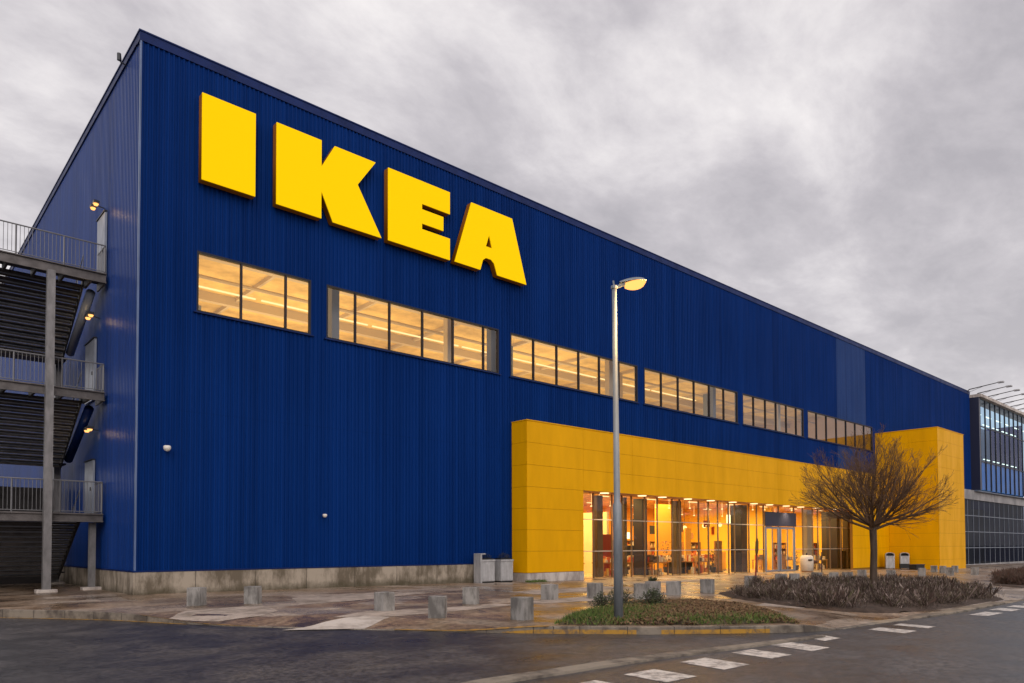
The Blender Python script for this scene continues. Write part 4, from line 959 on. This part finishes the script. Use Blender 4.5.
pn = ['behind the leftmost glass pane', 'behind the street lamp pole', 'just right of the navy column', 'before the brown column', 'left of the orange partition', 'right of the orange partition', 'left of the second navy column', 'left pane of the shop doors', 'above the shop doors', 'right of the shop doors', 'at the right end of the shop']
for i, (x, y) in enumerate(pl):
    z = 3.0+.35*((i*37) % 5)/5
    r = empty('pendant_lamp', (x, y, YH+.35), 0, None, None)
    tag(r, 'glowing round pendant lamp in the shop, '+pn[i], 'lamp', 'pendant lamps inside the shop')
    g = MB(); g.tube([(0, 0, 0), (0, 0, z-YH-.2)], .012, 5); g.build('cord', 'dark', r)
    g = MB(); zc_ = z-YH-.35; g.tube([(0, 0, zc_-.16), (0, 0, zc_-.12), (0, 0, zc_), (0, 0, zc_+.12), (0, 0, zc_+.16)], [.03, .12, .17, .12, .03], 12); g.build('shade', 'pend', r, smooth=True)

# area lamps standing for the shop's ceiling luminaires, and uplights added on the upper floor
def area(loc, sx_, sy_, e, c, rot=(0, 0, 0)):
    l = bpy.data.lights.new('room_light', 'AREA'); l.shape = 'RECTANGLE'; l.size = sx_; l.size_y = sy_; l.energy = e; l.color = c
    o = bpy.data.objects.new('room_light', l); COL.objects.link(o); o.location = loc; o.rotation_euler = rot
for x in (33, 42, 51, 61): area((x, Y0+6, YH+.1), 7, 8, 1250, (1, .70, .26))
area((65.5, Y0+3, YH+.1), 4, 4, 260, (1, .70, .26))
for x, e_ in ((16, 920), (32, 880), (47, 560), (62, 300)): area((x, Y0+8, ZB-.2), 13, 12, e_, (1, .70, .30), (pi, 0, 0))  # unseen lamps near the floor, added to brighten the upper ceiling
for q in dlx[::2]:
    l = bpy.data.lights.new('downlight_beam', 'SPOT'); l.energy = 600; l.color = (1, .64, .28); l.spot_size = radians(120); l.spot_blend = .8; l.shadow_soft_size = .15
    o = bpy.data.objects.new('downlight_beam', l); COL.objects.link(o); o.location = (q+.8, 26.95, YH-.05)

# ------------------------------------------------------------------ street lamp
LX, LY = 12.47, 10.345
r = empty('street_lamp', (LX, LY, gz(LX)), 0, 'tall grey street lamp with a glowing orange head on the grass island', 'street lamp')
lean = Vector((-.035, .032, 0))
g = MB(); P = lambda z: Vector((0, 0, z))+lean*(z/7.4)
g.tube([P(.02), P(2.6), P(2.66), P(7.42)], [.104, .096, .072, .052], 14); g.build('pole', 'pole', r, smooth=True)
g = MB(); g.tube([(0, 0, -.03), (0, 0, .05)], .30, 18); g.tube([(0, 0, .05), (0, 0, .09)], .16, 14); g.build('base', 'plinth_pale', r)
g = MB(); g.box(-.03, .03, -.106, -.088, .55, .95); g.build('access_door', 'grey_metal', r)
dh = Vector((.745, -.667, 0))
T = P(7.42)
g = MB(); g.tube([T, T+Vector((0, 0, .06))], .075, 10); g.tube([T+Vector((0, 0, .01))-dh*.06, T+dh*.12+Vector((0, 0, .06)), T+dh*.34+Vector((0, 0, .15))], [.035, .04, .05], 8); g.tube([T, T+Vector((0, 0, .18))-dh*.02], .02, 5); g.build('arm', 'pole', r)
def lamp_shell(mb, t0, t1, zt, wid, top=True):
    n = 8; m_ = 8; i0 = len(mb.v); sd_ = Vector((-dh.y, dh.x, 0))
    for a in range(n+1):
        u = a/n; w = wid*(sin(pi*min(1, max(.0, .12+.88*u)))**.5)*(.75+.25*u) if u < 1 else .01
        c_ = T+dh*(t0+(t1-t0)*u)+Vector((0, 0, zt+.07*sin(u*pi*.5)))
        for b_ in range(m_+1):
            v = pi*b_/m_; z_ = sin(v)*(.08 if top else -.20)*(w/wid+.1)
            mb.v.append(tuple(c_+sd_*cos(v)*w+Vector((0, 0, z_))))
    for a in range(n):
        for b_ in range(m_): k = i0+a*(m_+1)+b_; mb.f.append((k, k+1, k+m_+2, k+m_+1))
g = MB(); lamp_shell(g, .12, .72, .12, .12, True); hd = g.build('lamp_head', 'pole', r, smooth=True)
g = MB(); lamp_shell(g, .24, .71, .115, .115, False); g.build('lamp_lens', 'lamp', hd, smooth=True)
l = bpy.data.lights.new('street_lamp_light', 'POINT'); l.energy = 320; l.color = (1, .6, .22); l.shadow_soft_size = .12
o = bpy.data.objects.new('street_lamp_light', l); COL.objects.link(o); o.parent = r; o.location = T+dh*.6+Vector((0, 0, -.02))

# ------------------------------------------------------------------ planted islands
def inside(p, poly):
    x, y = p; c = False; n = len(poly)
    for i in range(n):
        x1, y1 = poly[i]; x2, y2 = poly[(i+1) % n]
        if (y1 > y) != (y2 > y) and x < (x2-x1)*(y-y1)/(y2-y1)+x1: c = not c
    return c
def edge_dist(p, poly):
    P_ = Vector(p); best = 9e9
    for i in range(len(poly)):
        a = Vector(poly[i]); b_ = Vector(poly[(i+1) % len(poly)]); t = max(0, min(1, (P_-a).dot(b_-a)/(b_-a).length_squared)); best = min(best, (P_-(a+(b_-a)*t)).length)
    return best
def soil_bed(name, poly, m, h):
    g = MB(); x0 = min(p[0] for p in poly); x1 = max(p[0] for p in poly); y0 = min(p[1] for p in poly); y1 = max(p[1] for p in poly); s = .3; idx = {}
    nx = int((x1-x0)/s)+2; ny = int((y1-y0)/s)+2; random.seed(5)
    for i in range(nx):
        for j in range(ny):
            p = (x0+i*s, y0+j*s); ins = inside(p, poly); d = edge_dist(p, poly)
            if ins or d < s*.75:
                if not ins or d < .02:   # snap outer ring on the outline
                    best = None
                    for k in range(len(poly)):
                        a = Vector(poly[k]); b_ = Vector(poly[(k+1) % len(poly)]); P_ = Vector(p); t = max(0, min(1, (P_-a).dot(b_-a)/(b_-a).length_squared)); c = a+(b_-a)*t
                        if best is None or (c-P_).length < best[0]: best = ((c-P_).length, c)
                    q = best[1]; z = pz(q.x, q.y)-.02; idx[i, j] = len(g.v); g.v.append((q.x, q.y, z))
                else:
                    z = pz(*p)+.01+min(h, d*.25)+random.uniform(0, .02); idx[i, j] = len(g.v); g.v.append((*p, z))
    for i in range(nx):
        for j in range(ny):
            q = [idx.get(k) for k in ((i, j), (i+1, j), (i+1, j+1), (i, j+1))]; q = [k for k in q if k is not None]
            if len(q) >= 3: g.f.append(tuple(q))
    return tag(g.build(name, m, smooth=True), kind='structure')
isl = [(10.95, 10.85), (11.55, 10.3), (12.1, 9.75), (13.4, 8.75), (14.2, 8.3), (15.1, 7.85), (15.7, 7.8), (17.6, 9.55), (18.9, 11.05), (19.2, 13.0), (17.6, 13.7), (16, 13.5), (12.5, 11.85)]
soil_bed('island_soil', isl, 'soil_grass', .06)
g = MB(); gd = MB(); random.seed(21); cnt = 0
gd2 = 0
while cnt < 16000:
    p = (random.uniform(10.5, 19.4), random.uniform(7.4, 14.2))
    if not inside(p, isl): continue
    cnt += 1
    green = p[0] < 14.2+1.2*sin(p[1]*1.7)+random.gauss(0, 1.1) and not (11.9 < p[0] < 13.3 and p[1] < 9.9 and random.random() < .75)
    z = pz(*p)+.01+min(.06, edge_dist(p, isl)*.25); a = random.uniform(0, 2*pi)
    if green:
        h = random.uniform(.05, .14); w = random.uniform(.008, .016); lx = random.gauss(0, .05); ly = random.gauss(0, .05)
        g.quad((p[0]-w*cos(a), p[1]-w*sin(a), z), (p[0]+w*cos(a), p[1]+w*sin(a), z), (p[0]+lx+w*.3, p[1]+ly, z+h))
    else:
        w = random.uniform(.02, .045); t1 = random.uniform(-.03, .05)
        c, s = cos(a)*w, sin(a)*w
        gd.quad((p[0]-c, p[1]-s, z+.01), (p[0]+s, p[1]-c, z+.015+t1), (p[0]+c, p[1]+s, z+.012), (p[0]-s, p[1]+c, z+.03+abs(t1)))
tag(g.build('grass', 'grass'), 'short green grass on the island round the street lamp', 'grass', kind='stuff')
tag(gd.build('fallen_leaves', 'dead'), 'brown leaf litter covering the right of the lamp island', 'leaf litter', kind='stuff')
def leaf_bush(name, loc, r_, h, n, label, seed):
    random.seed(seed); rt_ = empty(name, loc, 0, label, 'shrub')
    g = MB()
    for k in range(14):
        a = random.uniform(0, 2*pi); g.tube([(0, 0, 0), (cos(a)*r_*.7, sin(a)*r_*.7, h*random.uniform(.5, .9))], [.012, .005], 4)
    g.build('stems', 'bark', rt_)
    g = MB()
    for k in range(n):
        a = random.uniform(0, 2*pi); q = random.random()**.4; e = random.uniform(0, pi/2); lump = 1+.25*sin(3*a+seed)+.15*sin(7*a)
        p = Vector((cos(a)*cos(e)*q*r_*lump, sin(a)*cos(e)*q*r_*lump, .03+sin(e)*q*h*(1+.15*sin(5*a)))); d = Vector((random.gauss(0, 1), random.gauss(0, 1), random.gauss(.3, 1))).normalized()*.045
        s = d.orthogonal().normalized()*.014
        g.quad(p-s, p+d*.4-s*1.2, p+d, p+d*.4+s*1.2)
    g.build('foliage', 'shrub', rt_)
leaf_bush('shrub', (15.7, 13.0, gz(13.7)), .45, .5, 1700, 'dark low shrub behind the street lamp pole, left of its twin', 4)
leaf_bush('shrub', (15.0, 13.05, gz(12.7)), .30, .38, 900, 'smallest dark shrub, left of the street lamp pole', 5)
leaf_bush('shrub', (16.45, 12.4, gz(15.2)), .42, .46, 1700, 'dark round shrub farthest right on the lamp island', 6)
def heather(name, poly, n, m, label, seed, hs=1.0):
    random.seed(seed); g = MB(); k = 0
    x0 = min(p[0] for p in poly); x1 = max(p[0] for p in poly); y0 = min(p[1] for p in poly); y1 = max(p[1] for p in poly)
    while k < n:
        c = (random.uniform(x0, x1), random.uniform(y0, y1))
        if not inside(c, poly) or edge_dist(c, poly) < .25: continue
        k += 1; R = random.uniform(.30, .55); Hh = (.24+.26*(.5+.5*sin(c[0]*1.9+1.3*sin(c[1]*1.7)))*random.uniform(.8, 1.1)+.06)*hs; z = pz(*c)+.03
        for s in range(300):
            a = random.uniform(0, 2*pi); q = random.random()**.55; el = random.uniform(.05, pi/2); r1 = R*1.05
            dx, dy, dz = cos(a)*cos(el), sin(a)*cos(el), sin(el)
            px_, py_, pz_ = c[0]+dx*q*r1, c[1]+dy*q*r1, z+dz*q*Hh*random.uniform(.85, 1.1)
            ux, uy, uz = dx*.5+random.gauss(0, .45), dy*.5+random.gauss(0, .45), .55+random.random()*.8
            ln = random.uniform(.05, .13)/sqrt(ux*ux+uy*uy+uz*uz); w = random.uniform(.004, .009); b2 = random.uniform(0, pi); wx, wy = cos(b2)*w, sin(b2)*w
            g.quad((px_-wx, py_-wy, pz_), (px_+wx, py_+wy, pz_), (px_+ux*ln+wx*.4, py_+uy*ln+wy*.4, pz_+uz*ln), (px_+ux*ln-wx*.4, py_+uy*ln-wy*.4, pz_+uz*ln))
        for s in range(14):
            a = random.uniform(0, 2*pi); e = random.random()*R*.8; w = .006
            g.quad((c[0], c[1]-w, z), (c[0], c[1]+w, z), (c[0]+cos(a)*e, c[1]+sin(a)*e+w, z+Hh*random.uniform(.6, 1.15)), (c[0]+cos(a)*e, c[1]+sin(a)*e-w, z+Hh*.9))
    return tag(g.build(name, m), label, 'shrubs', kind='stuff')
bed2 = [(19.4, 8.5), (20.6, 7.6), (22.7, 7.3), (24.3, 7.28), (27.4, 7.3), (30.2, 7.45), (33.8, 9.6), (36.5, 11.3), (35.5, 13.5), (32, 15.2), (27.0, 15.8), (23.6, 14.9), (21.9, 13.4), (20.6, 11.6), (19.7, 10.0)]
bed2i = [(19.4, 8.6), (20.6, 7.7), (22.8, 7.35), (24.5, 7.3), (27.6, 7.3), (30.0, 7.5), (33.6, 9.7), (36.3, 11.3), (35.2, 13.3), (31.8, 15.0), (27.1, 15.6), (23.7, 14.7), (22.0, 13.3), (20.7, 11.5), (19.7, 9.9)]
soil_bed('bed_soil', bed2, 'soil', .05)
heather('heather_bed', bed2i, 330, 'heather', 'mass of grey purple winter heather under the bare tree', 31)
bed3 = [(37.4, 8.6), (39.0, 10.1), (46.8, 12.3), (58, 13.6), (66, 13.2), (60, 10), (45, 8.6)]
soil_bed('bed_soil', bed3, 'soil', .05)
heather('heather_bed', bed3, 240, 'heather_red', 'rust brown clump of shrubs at the right edge of the picture', 33, 1.15)
# weeds at the foot of the yellow return
g = MB(); random.seed(8)
for k in range(420):
    x = random.uniform(24.55, 25.9); y = YF-.05-random.random()**2*.35; z = gz(x); a = random.uniform(0, 6.3); h = random.uniform(.04, .16)
    g.quad((x-.012, y, z), (x+.012, y, z), (x+cos(a)*.05, y+sin(a)*.05, z+h))
tag(g.build('weeds', 'grass'), 'tuft of weeds at the foot of the left yellow corner', 'weeds', kind='stuff')

# ------------------------------------------------------------------ bare tree
TX, TY = 26.6, 10.5
tb = Vector((TX, TY, gz(TX)+.02))
TR = empty('bare_tree', tb, 0, 'leafless round headed tree with a fan of fine twigs in the heather bed', 'tree')
g = MB(); fork = Vector((.0, .0, 2.42))
g.tube([(0, 0, -.05), (.01, 0, .12), (.0, .01, .8), (.02, -.01, 1.6), (0, 0, 2.3), (0, 0, 2.55)], [.19, .135, .118, .112, .12, .13], 12); g.build('trunk', 'bark', TR, smooth=True)
random.seed(17); g = MB()
def branch(p, d, length, rad, lvl):
    n = 7 if lvl < 2 else 4; pts = [p.copy()]; rr = [rad]; q = p.copy(); dd = d.copy()
    for k in range(n):
        bend = Vector((random.gauss(0, .06), random.gauss(0, .06), random.gauss(.04 if lvl < 2 else .03, .04)))
        dd = (dd+bend).normalized(); q = q+dd*length/n; pts.append(q.copy()); rr.append(max(.0030, rad*(1-(k+1)/n*.80)))
    g.tube(pts, rr, 5 if lvl < 1 else 3, False)
    if lvl >= 3: return
    cnt = (11, 6, 3)[lvl]
    for k in range(cnt):
        t = random.uniform(.14 if lvl == 0 else .12, .98); f = t*n; i = min(n-1, int(f)); pos = pts[i].lerp(pts[i+1], f-i)
        base = (pts[i+1]-pts[i]).normalized(); side = base.cross(Vector((random.gauss(0, 1), random.gauss(0, 1), random.gauss(0, 1)))).normalized()
        ang = radians(random.uniform(16, 38)); nd = (base*cos(ang)+side*sin(ang)); nd.z += .06; nd.normalize()
        branch(pos, nd, length*(.62-.34*t)*random.uniform(.75, 1.2)*(1.0 if lvl == 0 else 1.1), max(.0042, rr[i]*.48), lvl+1)
NL = 26
for k in range(NL):
    a = 2*pi*k/NL*2.39996*4+random.uniform(-.2, .2)
    el = radians([20, 27, 36, 47, 60, 76][k % 6]+random.uniform(-6, 6))
    d = Vector((cos(a)*cos(el), sin(a)*cos(el), sin(el)))
    ln = 2.62*(1.0 if el < radians(40) else 1.05)*random.uniform(.88, 1.08)
    branch(fork+Vector((cos(a)*.06, sin(a)*.06, random.uniform(-.12, .1))), d, ln, random.uniform(.035, .055), 0)
g.build('crown', 'twig', TR)

# woods beyond the car park (mirrored in the glass; unseen left arm added to darken the side wall)
def woods(pts, n, seed, hb):
    g = MB(); random.seed(seed)
    for k in range(n):
        t = random.random()*(len(pts)-1); i = int(t); f = t-i; x = pts[i][0]+(pts[i+1][0]-pts[i][0])*f; y = pts[i][1]+(pts[i+1][1]-pts[i][1])*f
        top = hb+3*sin(x*.11+y*.07)+2*sin(x*.29+y*.21+1); x += random.gauss(0, 3); y += random.gauss(0, 3)
        z = random.random()**.8*top-.5; s = random.uniform(.7, 1.5); a = random.uniform(0, pi)
        g.quad((x-s*cos(a), y-s*sin(a), z-s*.6), (x+s*cos(a), y+s*sin(a), z-s*.5), (x+s*.7*cos(a), y+s*.7*sin(a), z+s*.7), (x-s*.8*cos(a), y-s*.8*sin(a), z+s*.6))
    return g
tag(woods([(-75, 120), (-70, 40), (-72, -30), (-45, -75), (60, -82), (200, -78), (300, -70)], 16000, 51, 13).build('far_woodland', 'shrub'), 'dark woods beyond the car park, mirrored in the glass, with an arm added at left', 'woodland', kind='stuff')
